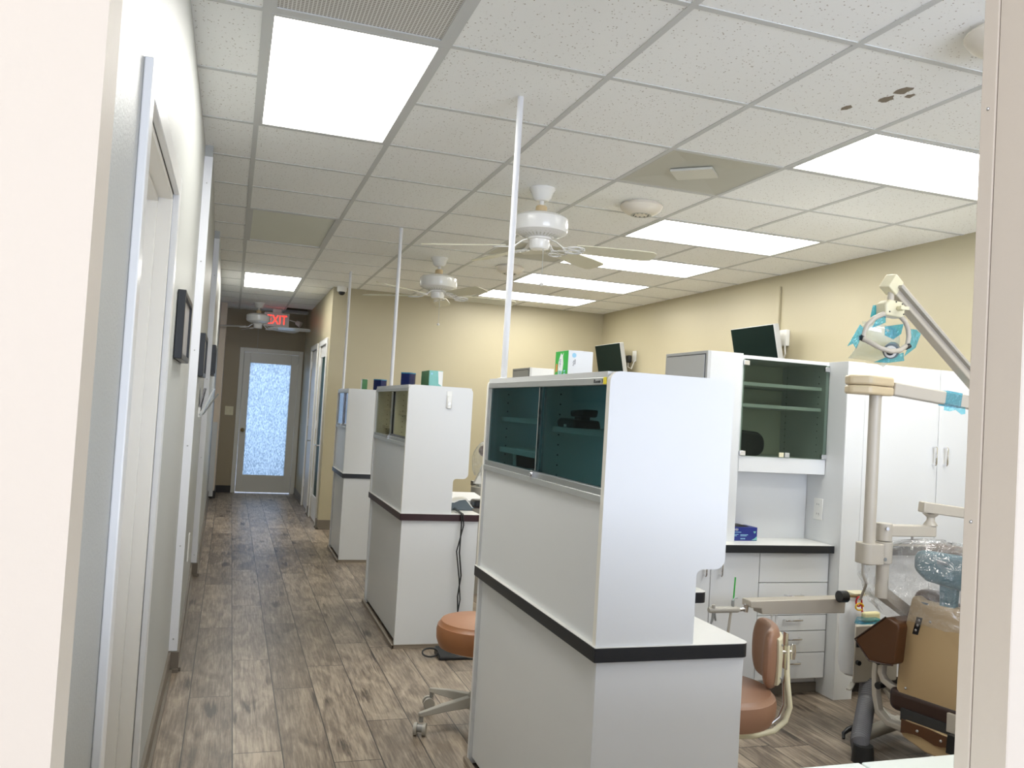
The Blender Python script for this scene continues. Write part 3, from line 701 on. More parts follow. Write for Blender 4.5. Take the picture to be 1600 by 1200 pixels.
# ================================================================ DIVIDER CABINETS ALONG THE HALLWAY
ZC = 0.771
def divider(y0, y1, wname, sname, glass, band, ret=0.0, nshelf=((0.575, 0.455), (0.556,)), stile=None):
    x0 = 0.965
    # ---- base
    bc = thing('base_cabinet', (x0+0.23, (y0+y1)/2, 0), 'white base cabinet under the %s' % sname, 'cabinet', 'base cabinets of the hallway dividers')
    for ya in (y0+0.012, y1-0.034):
        BX('end_panel', M_lam, bc, (x0+0.008, ya, 0.004), (x0+0.465, ya+0.022, ZC-0.04), 0.0015)
    BX('side_panel', M_lam, bc, (x0+0.022, y0+0.034, 0.03), (x0+0.040, y1-0.034, ZC-0.04))
    BX('front_panel', M_lam, bc, (x0+0.44, y0+0.034, 0.03), (x0+0.458, y1-0.034, ZC-0.04))
    def sk(q):
        q.box((x0-0.004, y0, 0), (x0+0.008, y1, 0.022)); q.box((x0-0.004, y0, 0), (x0+0.467, y0+0.012, 0.022))
        q.box((x0+0.008, y1-0.012, 0), (x0+0.467, y1, 0.022))
    P('shoe_moulding', M_shoe, bc, sk, 0.003)
    # ---- worktop with edge band
    xa, xb = x0-0.005, x0+0.475
    out = [(xa, y0-0.003, 0.004), (xb, y0-0.003, 0.025)]
    if ret: out += [(xb, y0+0.645, 0.0), (x0+0.735, y0+0.645, 0.03), (x0+0.735, y1+0.003, 0.01)]
    else: out += [(xb, y1+0.003, 0.02)]
    out += [(xa, y1+0.003, 0.004)]
    poly = rounded(out, 6)
    wt = P('worktop', M_wtop, None, lambda q: q.prism([(p[0], p[1], ZC-0.002) for p in poly], (0, 0, 0.002)))
    wt.location = (0, 0, 0)
    tag(wt, 'white worktop with dark edge under the %s' % sname, 'worktop', 'worktops of the hallway dividers')
    P('edge_band', band, wt, lambda q: q.prism([(p[0], p[1], ZC-0.040) for p in poly], (0, 0, 0.038)))
    # ---- hutch
    h = thing('hutch', (x0+0.19, (y0+y1)/2, ZC), wname, 'cabinet', 'tall white hutches along the hallway')
    def endp(ya, name):
        pr_ = rounded([(0, 0.0, 0.0), (0.295, 0.0, 0.0), (0.295, 0.206, 0.020), (0.384, 0.206, 0.030), (0.384, 0.740, 0.030), (0.0, 0.740, 0.030)], 6)
        o = P('end_panel', [M_lam, M_lamedge], h, lambda q: q.prism([(x0+p[0], ya, ZC+p[1]) for p in pr_], (0, 0.022, 0)))
        for p in o.data.polygons: p.material_index = 0 if abs(p.normal.y) > 0.9 else 1
        return o
    near = endp(y0+0.005, 'near'); endp(y1-0.027, 'far')
    ya, yb = y0+0.027, y1-0.027; ym = (ya+yb)/2
    BX('hall_panel', M_lam, h, (x0+0.010, ya, ZC), (x0+0.028, yb, ZC+0.383))
    BX('room_panel', M_inner, h, (x0+0.355, ya, ZC+0.206), (x0+0.373, yb, ZC+0.40)); BX('room_glass', glass, h, (x0+0.362, ya, ZC+0.40), (x0+0.367, yb, ZC+0.722))
    BX('lower_panel', M_lam, h, (x0+0.265, ya, ZC), (x0+0.283, yb, ZC+0.206))
    BX('bottom_board', M_inner, h, (x0+0.028, ya, ZC+0.206), (x0+0.355, yb, ZC+0.224))
    BX('shelf_floor', M_inner, h, (x0+0.028, ya, ZC+0.365), (x0+0.355, yb, ZC+0.383))
    BX('top_board', M_lam, h, (x0+0.002, ya, ZC+0.722), (x0+0.381, yb, ZC+0.739))
    pt = BX('partition', M_inner, h, (x0+0.034, ym-0.009, ZC+0.383), (x0+0.355, ym+0.009, ZC+0.722))
    def pins(yy, sgn):
        def f(q):
            for xx in (0.085, 0.315):
                for k in range(9):
                    z = ZC+0.41+0.034*k; q.cyl((x0+xx, yy, z), (x0+xx, yy-0.0012, z), 0.0028, n=8)
        return f
    P('pin_holes', M_dark, pt, pins(ym-0.009, -1)); P('pin_holes', M_dark, h, pins(yb, -1))
    for (a, c), zs in (((ym+0.010, yb), nshelf[0]), ((ya, ym-0.010), nshelf[1])):
        for z in zs: BX('shelf', M_inner, h, (x0+0.060, a, ZC+z), (x0+0.350, c, ZC+z+0.018))
    BX('bottom_track', M_alu, h, (x0-0.002, ya, ZC+0.381), (x0+0.032, yb, ZC+0.400), 0.001)
    BX('bottom_track', M_alud, h, (x0+0.003, ya, ZC+0.400), (x0+0.034, yb, ZC+0.419), 0.001)
    BX('top_track', M_alu, h, (x0, ya, ZC+0.702), (x0+0.034, yb, ZC+0.722), 0.001)
    for (a, c, xx) in ((ym-0.012, yb-0.002, 0.010), (ya+0.002, ym+0.012, 0.022)):
        sd = BX('sliding_door', glass, h, (x0+xx, a, ZC+0.405), (x0+xx+0.005, c, ZC+0.704))
        ye = c if xx == 0.010 else a
        s0, s1 = (c-0.018, c) if xx == 0.010 else (c-0.010, c)
        BX('stile', (stile or M_alu) if xx != 0.010 else M_alu, sd, (x0+xx-0.002, s0, ZC+0.405), (x0+xx+0.007, s1, ZC+0.704))
        if xx == 0.010: BX('stile', M_chrome, sd, (x0+xx-0.002, a, ZC+0.405), (x0+xx+0.007, a+0.006, ZC+0.704))
    lk = P('lock', M_chrome, h, lambda q: (q.box((x0-0.004, ym-0.016, ZC+0.396), (x0+0.012, ym+0.002, ZC+0.424)), q.cyl((x0-0.004, ym-0.007, ZC+0.41), (x0-0.010, ym-0.007, ZC+0.41), 0.006, n=12)))
    return h
h1 = divider(2.08, 3.25, 'nearest tall white hutch with dark teal glass doors beside the hallway', 'nearest hutch with teal glass', G_teal, M_black, ret=1)
h2 = divider(4.81, 5.985, 'middle white hutch with brown tinted glass and a switch on its end', 'middle hutch with brown glass', G_bronze, M_maroon, ret=1, stile=M_blackp)
BX('black_border', M_blackp, h2, (0.986, 5.395, ZC+0.408), (0.996, 5.425, ZC+0.702)); BX('black_border', M_blackp, h2, (0.986, 4.84, ZC+0.408), (0.996, 5.395, ZC+0.432))  # plain black border down one side and along the bottom of the near pane
h3 = divider(7.455, 8.25, 'farthest short white hutch, beside the hall doors', 'farthest hutch by the hall doors', mat('dark_smoked_pane', (0.03, 0.035, 0.04), 0.1), M_black)
text('room_label', 'Room 3', 0.0165, M_ink, h1, (0.9645, 2.196, ZC+0.7065), (PI/2, 0, -PI/2), shear=0.15, sx=1.15, thin=0.028)
BX('yellow_sticker', M_ysticker, h1, (0.9635, 2.109, ZC+0.703), (0.965, 2.128, ZC+0.7225))['label'] = 'small square yellow sticker'
sw = BX('wall_mount_switch', M_white, h2, (1.19, 4.811, ZC+0.615), (1.222, 4.815, ZC+0.715), 0.002)
BX('remote', M_white, sw, (1.192, 4.800, ZC+0.612), (1.220, 4.811, ZC+0.69), 0.006)
P('button', M_alu, sw, lambda q: q.cyl((1.206, 4.800, ZC+0.64), (1.206, 4.798, ZC+0.64), 0.007, n=12))

# support poles from the hutches to the ceiling
for (x, y, s) in ((1.015, 3.19, 'tall white support pole rising from the nearest hutch'), (1.06, 5.93, 'white support pole rising from the middle hutch'), (1.005, 8.19, 'thin white support pole rising from the farthest hutch')):
    t = thing('support_pole', (x, y, ZC+0.739), s, 'pole', 'support poles on the hutches')
    P('pole', M_strip, t, lambda q: q.cyl((x, y, ZC+0.739), (x, y, CH-0.001), 0.0125, n=16))
    P('flange', M_strip, t, lambda q: q.lathe([(0.0, 0.0), (0.026, 0.0), (0.026, 0.004), (0.013, 0.008), (0.0, 0.008)], (x, y, ZC+0.739), 20))

# things inside and on the hutches
def handset(loc, label):
    x, y, z = loc
    t = thing('handset', loc, label, 'device')
    P('cradle', M_blackp, t, lambda q: q.prism([(x, y-0.075, z), (x, y+0.075, z), (x, y+0.085, z+0.020), (x, y+0.06, z+0.030), (x, y-0.06, z+0.026)], (0.09, 0, 0)), 0.005)
    P('handle', M_blackp, t, lambda q: q.prism([(x+0.02, y-0.085, z+0.036), (x+0.02, y+0.02, z+0.036), (x+0.02, y+0.025, z+0.056), (x+0.02, y-0.095, z+0.060)], (0.05, 0, 0)), 0.006)
    P('neck', M_blackp, t, lambda q: q.box((x+0.03, y-0.05, z+0.024), (x+0.06, y+0.005, z+0.042)))
    P('tag', M_white, t, lambda q: q.box((x-0.002, y-0.005, z+0.002), (x+0.004, y+0.015, z+0.010)))
handset((1.02, 2.52, ZC+0.574), 'black handset on the shelf behind the teal glass')
t = thing('mini_monitor', (1.08, 2.98, ZC+0.383), 'small white framed screen standing behind the teal glass', 'monitor')
P('frame', M_white, t, lambda q: q.hexa([(1.035,3.06,ZC+.395),(1.125,3.045,ZC+.395),(1.128,3.063,ZC+.395),(1.038,3.078,ZC+.395),(1.035,3.075,ZC+.468),(1.125,3.06,ZC+.468),(1.128,3.078,ZC+.468),(1.038,3.093,ZC+.468)]), 0.003)
P('screen', M_screen, t, lambda q: q.hexa([(1.045,3.0590,ZC+.403),(1.115,3.0473,ZC+.403),(1.115,3.055,ZC+.403),(1.045,3.066,ZC+.403),(1.045,3.0716,ZC+.460),(1.115,3.0600,ZC+.460),(1.115,3.066,ZC+.460),(1.045,3.078,ZC+.460)]))
P('stand', M_white, t, lambda q: q.lathe([(0, 0), (0.035, 0), (0.033, 0.008), (0.01, 0.012), (0.01, 0.03), (0, 0.03)], (1.085, 3.085, ZC+0.383), 18))
P('jar', None or M_dgreen, None, lambda q: q.lathe([(0, 0), (0.045, 0), (0.055, 0.02), (0.05, 0.07), (0.035, 0.095), (0, 0.1)], (1.085, 5.17, ZC+0.383), 20))
tag(bpy.data.objects['jar'], 'dark green rounded jar behind the brown tinted glass', 'jar')
o = P('tray', M_blackp, None, lambda q: q.prism(rounded([(1.03, 5.62, .02), (1.15, 5.62, .02), (1.15, 5.76, .02), (1.03, 5.76, .02)]) and [(p[0], p[1], ZC+0.383) for p in rounded([(1.03, 5.62, .02), (1.15, 5.62, .02), (1.15, 5.76, .02), (1.03, 5.76, .02)])], (0, 0, 0.04)), 0.006)
tag(o, 'low dark tray in the left bay behind the brown tinted glass', 'tray')

# tissue boxes and cups on the hutch tops
ZT = ZC+0.739
def tissue(x, y, z, w, d, h, m_side, m_front, label, rz=0.0, mark=True):
    t = thing('tissue_box', (x, y, z), label, 'tissue box', 'tissue boxes on the hutches')
    BX('carton', m_front, t, (x, y, z), (x+w, y+d, z+h), 0.002)
    BX('side_print', m_side, t, (x-0.0008, y+0.001, z+0.001), (x+0.0002, y+d-0.001, z+h-0.001))
    P('slot', M_paper, t, lambda q: q.prism([(x+w/2+0.035*math.cos(2*PI*k/16), y+d/2+0.05*math.sin(2*PI*k/16), z+h) for k in range(16)], (0, 0, 0.0015)))
    return t
tx, ty, tw, td, th = 1.087, 2.70, 0.092, 0.120, 0.098
tb = tissue(tx, ty, ZT, tw, td, th, M_green, M_card, 'green and white tissue box on top of the nearest hutch')
def on_side(a, z): return (tx-0.0015, ty+td*(1-a), ZT+th*z)      # a runs from the far edge to the near edge
def on_front(a, z): return (tx+tw*a, ty-0.0006, ZT+th*z)
P('printed_cloud', M_card, tb, lambda q: q.prism([on_side(a, z) for a, z in [(0.30,0.02),(0.45,0.02),(0.62,0.30),(0.66,0.55),(0.60,0.80),(0.66,0.93),(0.55,0.84),(0.44,0.92),(0.36,0.78),(0.28,0.60),(0.27,0.3)]], (0.0006, 0, 0)))
P('printed_lettering', M_blueink, tb, lambda q: [q.tube([on_side(0.40+0.07*math.sin(3*s+k), 0.40+0.11*k+0.02*s) for s in range(5)], 0.0011, 5) for k in range(3)])
P('printed_picture', M_orange, tb, lambda q: q.prism([on_side(a, z) for a, z in ((0.06, 0.24), (0.20, 0.28), (0.22, 0.52), (0.10, 0.56))], (0.0006, 0, 0)))
P('printed_drop', M_aqua, tb, lambda q: q.prism([(p[0]-0.0003, p[1], p[2]) for p in [on_side(a, z) for a, z in ((0.33, 0.02), (0.47, 0.02), (0.58, 0.27), (0.32, 0.30))]], (0.0006, 0, 0)))
P('printed_dots', M_lblue, tb, lambda q: [q.prism([on_side(a, z), on_side(a+0.12, z+0.01), on_side(a+0.13, z+0.07), on_side(a+0.01, z+0.06)], (0.0006, 0, 0)) for a, z in ((0.70, 0.24), (0.70, 0.14))])
P('printed_badge', M_lblue, tb, lambda q: q.prism([on_front(0.23+0.085*math.cos(2*PI*k/14), 0.83+0.085*math.sin(2*PI*k/14)) for k in range(14)], (0, 0.0004, 0)))
def dots(q):
    for k in range(4):
        for a, z in ((0.19+0.015*(k % 2), 0.46+0.05*k), (0.26, 0.52+0.045*k)):
            q.prism([on_front(a, z), on_front(a+0.03, z), on_front(a+0.03, z+0.03), on_front(a, z+0.03)], (0, 0.0004, 0))
P('printed_text', M_ink, tb, dots)
t2 = tissue(1.12, 5.0, ZT, 0.085, 0.22, 0.098, M_dgreen, M_aqua, 'dark green and aqua tissue box on the middle hutch')
P('printed_flower', M_card, t2, lambda q: q.prism([(1.18, 4.9995, ZT+0.02), (1.2045, 4.9995, ZT+0.005), (1.2045, 4.9995, ZT+0.095), (1.174, 4.9995, ZT+0.095), (1.178, 4.9995, ZT+0.05)], (0, 0.0004, 0)))
P('printed_blossom', M_lblue, t2, lambda q: q.prism([(1.136+0.006*math.cos(2*PI*k/10), 4.9993, ZT+0.078+0.006*math.sin(2*PI*k/10)) for k in range(10)], (0, 0.0008, 0)))
def canister(x, y, label, w=0.070, h=0.088):
    t = thing('glazed_canister', (x, y, ZT), label, 'canister', 'navy glazed canisters on the hutches')
    c_ = w/2**0.5
    def sq(k, z): return [(p[0], p[1], ZT+z) for p in rounded([(x, y-c_*k, 0.006), (x+c_*k, y, 0.006), (x, y+c_*k, 0.006), (x-c_*k, y, 0.006)], 3)]
    P('body', M_navy, t, lambda q: q.rings([sq(0.97, 0), sq(1.0, 0.006), sq(1.0, h*0.92), sq(0.90, h*0.92), sq(0.88, 0.01)]))
    P('rim', mat('turquoise_glaze', (0.03, 0.20, 0.35), 0.15), t, lambda q: (q.rings([sq(1.01, h*0.92), sq(1.012, h), sq(0.91, h), sq(0.90, h*0.92)], cap=False)))
canister((1.063, 5.350, 1.567)[0], 5.35, 'navy blue square canister on the middle hutch beside the pole')
canister((1.282, 7.750, 1.597)[0], 7.75, 'navy blue square canister on the farthest hutch', 0.088, 0.105)
t3 = tissue(1.155, 8.0, ZT, 0.05, 0.07, 0.105, M_paper, M_dgreen, 'pale green and white small carton on the farthest hutch')

# things on the middle worktop and the cord that hangs from it
def charger():
    t = thing('charging_base', (1.35, 5.03, ZC), 'slate grey charging base on the middle worktop', 'device')
    P('body', M_slate, t, lambda q: q.prism([(1.295, 5.0, ZC), (1.445, 5.0, ZC), (1.435, 5.0, ZC+0.02), (1.395, 5.0, ZC+0.066), (1.355, 5.0, ZC+0.060), (1.325, 5.0, ZC+0.046), (1.295, 5.0, ZC+0.046)], (0, 0.10, 0)), 0.004)
    P('cover', M_white, t, lambda q: q.prism([(1.295, 4.998, ZC+0.046), (1.325, 4.998, ZC+0.046), (1.355, 4.998, ZC+0.060), (1.395, 4.998, ZC+0.066), (1.437, 4.998, ZC+0.018), (1.444, 4.998, ZC+0.018), (1.400, 4.998, ZC+0.074), (1.350, 4.998, ZC+0.068), (1.320, 4.998, ZC+0.054), (1.295, 4.998, ZC+0.054)], (0, 0.104, 0)))
charger()
o = P('paper_tray', M_paper, None, lambda q: q.hexa([(1.26,5.30,ZC),(1.62,5.30,ZC),(1.62,5.62,ZC),(1.26,5.62,ZC),(1.25,5.29,ZC+.03),(1.63,5.29,ZC+.03),(1.63,5.63,ZC+.05),(1.25,5.63,ZC+.05)]), 0.004); tag(o, 'white tray of papers behind the grey charging base', 'tray')
o = P('blue_pouch', M_lblue, None, lambda q: q.hexa([(1.39,5.14,ZC),(1.49,5.12,ZC),(1.50,5.26,ZC),(1.40,5.28,ZC),(1.40,5.15,ZC+.045),(1.44,5.14,ZC+.012),(1.45,5.25,ZC+.012),(1.41,5.26,ZC+.045)]), 0.003); tag(o, 'light blue pouch between the charging base and the tray', 'pouch')
o = P('black_case', M_blackp, None, lambda q: q.box((1.50, 5.16, ZC), (1.60, 5.27, ZC+0.045)), 0.012); tag(o, 'small black case on the middle worktop', 'case')
cb = P('power_cord', M_blackp, None, lambda q: (
    q.tube([(1.325,5.0,ZC+0.01),(1.315,4.85,ZC+0.008),(1.318,4.798,ZC+0.004),(1.320,4.790,ZC-0.05),(1.318,4.788,0.55),(1.335,4.785,0.42),(1.322,4.785,0.30),(1.328,4.78,0.20),(1.36,4.77,0.12),(1.40,4.76,0.03)], 0.0045, 8),
    q.tube([(1.330,5.0,ZC+0.012),(1.322,4.85,ZC+0.010),(1.328,4.798,ZC+0.004),(1.334,4.790,ZC-0.06),(1.300,4.787,0.56),(1.325,4.785,0.40),(1.338,4.785,0.28),(1.325,4.78,0.19),(1.29,4.77,0.12),(1.27,4.70,0.03),(1.24,4.58,0.008)], 0.0040, 8)))
tag(cb, 'black twisted cords hanging down from the middle worktop', 'cord')
fp = thing('foot_pedal', (1.27, 4.62, 0), 'black foot pedal on the floor behind the tan stool', 'foot pedal')
P('body', M_blackp, fp, lambda q: q.prism([(1.18, 4.56, 0), (1.18, 4.70, 0), (1.18, 4.70, 0.045), (1.18, 4.56, 0.02)], (0.20, 0, 0)), 0.006)
P('loop', M_blackp, fp, lambda q: q.tube([(1.19+0.045*math.cos(2*PI*k/16)-0.05, 4.62+0.02*math.sin(2*PI*k/16), 0.03+0.018*math.sin(2*PI*k/16)) for k in range(17)], 0.005, 8))

# ================================================================ WALL UNITS ON THE RIGHT
def handle(parent, p0, p1, out, m=M_chrome, r=0.005):
    p0, p1, out = Vector(p0), Vector(p1), Vector(out)
    return P('handle', m, parent, lambda q: q.tube([p0, p0+out*0.85, p0+(p1-p0)*0.06+out, p0+(p1-p0)*0.94+out, p1+out*0.85, p1], r, 8))
ZW = 0.788
def base_unit(x0, x1, yf, label):
    t = thing('base_cabinet', ((x0+x1)/2, yf+0.25, 0), label, 'cabinet', 'base cabinets of the wall units')
    BX('carcass', M_lam, t, (x0, yf+0.020, 0.09), (x1, yf+0.52, ZW-0.04))
    BX('toe_kick', M_lam, t, (x0, yf+0.075, 0), (x1, yf+0.09, 0.09)); BX('toe_moulding', M_base, t, (x0, yf+0.063, 0), (x1, yf+0.075, 0.05))
    return t
bu = base_unit(2.00, 3.048, 3.73, 'white base cabinet with drawers under the blue glove box')
for (a, c, hx) in ((2.005, 2.333, 2.295), (2.337, 2.618, 2.385)):
    d = BX('door', M_lam, bu, (a, 3.732, 0.095), (c, 3.750, ZW-0.045), 0.001); handle(d, (hx, 3.732, 0.63), (hx, 3.732, 0.72), (0, -0.026, 0))
for k, (a, c) in enumerate(((0.592, 0.742), (0.424, 0.588), (0.342, 0.420), (0.229, 0.338), (0.094, 0.225))):
    d = BX('drawer', M_lam, bu, (2.622, 3.732, a), (3.044, 3.750, c), 0.001); k and handle(d, (2.78, 3.732, (a+c)/2+0.02), (2.88, 3.732, (a+c)/2+0.02), (0, -0.028, 0))
def wtop(x0, x1, y0, y1, label, r=0.0):
    o = P('worktop', M_wtop, None, lambda q: q.box((x0, y0, ZW-0.002), (x1, y1, ZW))); tag(o, label, 'worktop', 'worktops of the wall units')
    BX('edge_band', M_black, o, (x0, y0, ZW-0.040), (x1, y1, ZW-0.002)); return o
wt1 = wtop(1.98, 3.048, 3.698, 4.24, 'white worktop with black edge carrying the blue glove box')
lk = thing('side_locker', (2.40, 4.02, ZW), 'tall white locker with grey door, left of the glass cabinet', 'locker', 'side lockers')
BX('end_panel', M_lam, lk, (2.315, 3.80, ZW), (2.507, 3.818, 1.762), 0.001); BX('far_panel', M_lam, lk, (2.315, 4.225, ZW), (2.507, 4.243, 1.762), 0.001)
BX('back_panel', M_lam, lk, (2.489, 3.818, ZW), (2.507, 4.225, 1.745)); BX('top_panel', M_lam, lk, (2.315, 3.818, 1.745), (2.507, 4.225, 1.762))
BX('frame_edge', M_grey_door, lk, (2.297, 3.80, ZW), (2.315, 4.243, 1.762), 0.001)
d = BX('door', M_grey_door, lk, (2.292, 3.825, ZW+0.03), (2.297, 4.222, 1.742), 0.001)
BX('door_gap', M_dark, lk, (2.2955, 3.820, ZW+0.025), (2.2968, 4.227, 1.747))
gc = thing('glass_cabinet', (2.78, 4.0, 1.15), 'white wall cabinet with two green tinted glass doors', 'cabinet')
gx0, gx1, gy0, gy1, gz0, gz1 = 2.509, 3.047, 3.80, 4.20, 1.230, 1.755
BX('top_panel', M_lam, gc, (gx0, gy0+0.004, gz1-0.018), (gx1, gy1, gz1), 0.001)
BX('bottom_rail', M_lam, gc, (gx0, gy0, gz0-0.080), (gx1, gy1, gz0), 0.001)
BX('side_panel', M_lam, gc, (gx1-0.016, gy0+0.004, gz0), (gx1, gy1, gz1-0.018)); BX('side_panel', M_inner, gc, (gx0, gy0+0.004, gz0), (gx0+0.012, gy1, gz1-0.018))
bp = BX('back_panel', mat('beige_back_board', (0.66, 0.61, 0.46), 0.5), gc, (gx0+0.012, gy1-0.014, gz0), (gx1-0.016, gy1, gz1-0.018))
BX('joint', M_dark, bp, (2.688, gy1-0.0155, gz0), (2.694, gy1-0.013, gz1-0.05))
for z in (1.600, 1.487): BX('shelf', M_inner, gc, (gx0+0.012, gy0+0.035, z), (gx1-0.016, gy1-0.02, z+0.018), 0.001)
def gpins(q):
    for yy in (3.86, 4.14):
        for k in range(12):
            z = 1.27+0.037*k; q.cyl((gx1-0.016, yy, z), (gx1-0.0172, yy, z), 0.003, n=8)
P('pin_holes', M_dark, gc, gpins)
for (a, c, hx) in ((gx0+0.002, 2.7785, gx0), (2.7815, gx1-0.002, gx1)):
    d = BX('door', G_green, gc, (a, gy0-0.006, gz0+0.003), (c, gy0-0.001, gz1-0.020))
    hs = 1 if hx == gx1 else -1
    for zz in (gz0+0.004, gz1-0.052): BX('hinge_clip', M_chrome, d, (min(hx, hx-hs*0.032), gy0-0.010, zz), (max(hx, hx-hs*0.032), gy0+0.006, zz+0.024), 0.001)
    BX('pull_plate', M_creamp if hs < 0 else M_alu, d, (2.748 if hs < 0 else 2.783, gy0-0.009, gz0+0.004), (2.776 if hs < 0 else 2.812, gy0-0.001, gz0+0.028), 0.001)
bag = P('black_bag', M_blackp, None, lambda q: q.prism([(p[0], 3.90, p[1]) for p in rounded([(2.525, gz0, .02), (2.735, gz0, .05), (2.735, gz0+0.125, .06), (2.525, gz0+0.14, .03)], 6)], (0, 0.16, 0)), 0.015)
tag(bag, 'black rounded bag at the bottom of the glass cabinet', 'bag')
# tall cupboard
tc_ = thing('tall_cupboard', (3.6, 3.95, 0), 'tall white cupboard with twin doors behind the beige light post', 'cupboard')
BX('side_panel', M_lam, tc_, (3.050, 3.662, 0.0), (3.068, 4.26, 1.757), 0.001)
BX('filler_panel', M_lam, tc_, (3.050, 3.656, 0.0), (3.165, 3.6615, 1.757), 0.001)
BX('carcass', M_lam, tc_, (3.070, 3.70, 0.80), (4.19, 4.26, 1.757)); BX('base_carcass', M_lam, tc_, (3.070, 3.70, 0.09), (4.19, 4.26, ZW-0.042)); BX('toe_kick', M_dbase, tc_, (3.165, 3.76, 0.0), (4.19, 3.775, 0.09))
BX('corner_post', M_lam, tc_, (3.070, 3.664, 0.0), (3.165, 3.70, 1.757))
BX('bottom_trim', M_taupeM, tc_, (3.168, 3.655, 0.796), (4.19, 3.70, 0.806))
for (a, c, hx) in ((3.168, 3.662, 3.630), (3.666, 4.16, 3.706)):
    d = BX('door', M_lam, tc_, (a, 3.658, 0.810), (c, 3.676, 1.755), 0.001); handle(d, (hx, 3.658, 1.238), (hx, 3.658, 1.332), (0, -0.028, 0))
for (a, c) in ((3.168, 3.662), (3.666, 4.16)): BX('lower_door', M_lam, tc_, (a, 3.68, 0.095), (c, 3.699, ZW-0.045), 0.001)
BX('worktop_edge', M_black, tc_, (3.168, 3.650, ZW-0.040), (4.19, 4.2, ZW+0.004), 0.001)['label'] = 'black counter edge strip'
ni = BX('niche_back', M_lam, None, (2.509, 3.945, ZW), (3.047, 3.960, 1.148)); tag(ni, 'white splash panel closing the niche under the glass cabinet', 'panel')
ou = thing('wall_outlet', (3.049, 3.84, 0.96), 'white twin outlet on the side of the niche', 'outlet')
BX('plate', M_white, ou, (3.044, 3.803, 0.905), (3.0495, 3.873, 1.02), 0.002)
for z in (0.937, 0.988):
    sk = P('socket', M_white, ou, lambda q: q.prism([(3.0425, 3.838+0.017*math.cos(2*PI*k/16), z+0.015*math.sin(2*PI*k/16)) for k in range(16)], (0.002, 0, 0)))
    P('slots', M_dark, sk, lambda q: [q.box((3.0422, 3.838+s*0.007-0.0012, z-0.004), (3.043, 3.838+s*0.007+0.0012, z+0.005)) for s in (-1, 1)])
# blue glove box
gb = thing('glove_box', (2.55, 3.83, ZW), 'blue carton of gloves on the worktop under the glass cabinet', 'box')
bx0, bx1, by0, bz1 = 2.42, 2.664, 3.83, ZW+0.070
BX('carton', M_navybox, gb, (2.509, by0, ZW), (bx1, by0+0.11, bz1), 0.001)
P('opening_flap', M_dark, gb, lambda q: q.prism([(2.53+0.10*k/8, by0+0.02, bz1+0.010*math.sin(PI*k/8)) for k in range(9)], (0, 0.06, 0)))
text('count_text', '100', 0.017, M_card, gb, (2.522, by0-0.0009, bz1-0.018), (PI/2, 0, 0))
def lines(q):
    for (a, c, z) in ((2.512, 2.566, 0.043), (2.514, 2.55, 0.031), (2.514, 2.54, 0.024), (2.562, 2.608, 0.030), (2.562, 2.600, 0.024)):
        q.box((a, by0-0.0009, ZW+z), (c, by0, ZW+z+0.003))
    for k in range(3): q.box((2.564+0.010*k, by0-0.0009, ZW+0.008), (2.571+0.010*k, by0, ZW+0.014))
P('fine_print', M_lblue, gb, lines)
P('picture_print', M_aqua, gb, lambda q: (q.prism([(2.630, by0-0.0008, ZW+0.004), (2.662, by0-0.0008, ZW+0.004), (2.662, by0-0.0008, ZW+0.024), (2.650, by0-0.0008, ZW+0.014)], (0, 0.0006, 0)), q.prism([(2.640, by0-0.0008, ZW+0.050), (2.656, by0-0.0008, ZW+0.050), (2.652, by0-0.0008, ZW+0.040), (2.644, by0-0.0008, ZW+0.040)], (0, 0.0006, 0))))

# the same locker, worktop and base in the next bay
dup(lk, (0.0, 2.73, 0.0), 'white locker top with grey door behind the green tissue box')
w2 = dup(wt1, (0, 2.73, 0), 'worktop carrying the far locker in the middle bay')
b2 = dup(bu, (0, 2.73, 0), 'base cabinet under the far locker in the middle bay')

# monitors on the right wall
def monitor(y, z, wdt, hgt, label, x=4.02, yaw=0.0, tilt=0.13, roll=0.0):
    t = thing('wall_monitor', (XR, y, z), label, 'monitor', 'monitors on the right wall')
    R = Matrix.Rotation(yaw, 3, 'Z') @ Matrix.Rotation(tilt, 3, 'Y') @ Matrix.Rotation(roll, 3, 'X'); c = V(x, y, z)
    def bx(a, b_): return [c + R @ V(*p) for p in ((a[0],a[1],a[2]),(b_[0],a[1],a[2]),(b_[0],b_[1],a[2]),(a[0],b_[1],a[2]),(a[0],a[1],b_[2]),(b_[0],a[1],b_[2]),(b_[0],b_[1],b_[2]),(a[0],b_[1],b_[2]))]
    P('casing', mat('silver_plastic', (0.55, 0.56, 0.56), 0.35), t, lambda q: q.hexa(bx((0, -wdt/2, -hgt/2), (0.05, wdt/2, hgt/2))), 0.006)
    P('screen', M_screen, t, lambda q: q.hexa(bx((-0.004, -wdt/2+0.004, -hgt/2+0.004), (0.002, wdt/2-0.004, hgt/2-0.004))), 0.004)
    P('wall_plate', M_strip, t, lambda q: q.box((XR-0.012, y-0.05, z-0.06), (XR-0.001, y+0.05, z+0.06)), 0.002)
    P('arm', M_alud, t, lambda q: q.bar([c + R @ V(0.045, 0, 0), V(XR-0.008, y, z)], 0.05, 0.05))
    return t
monitor(5.96, 2.065, 0.60, 0.28, 'black wall monitor above the glass cabinet', tilt=-0.22)
monitor(8.76, 2.055, 0.66, 0.34, 'black wall monitor above the nearest hutch beside an outlet', tilt=-0.20)
ol = thing('wall_outlet', (XR, 8.46, 2.08), 'white outlet with black plug beside the far monitor', 'outlet')
BX('plate', M_white, ol, (XR-0.008, 8.44, 2.03), (XR-0.0005, 8.53, 2.15), 0.002)
P('plug', M_blackp, ol, lambda q: q.box((XR-0.05, 8.54, 2.02), (XR-0.0085, 8.61, 2.10)), 0.008)
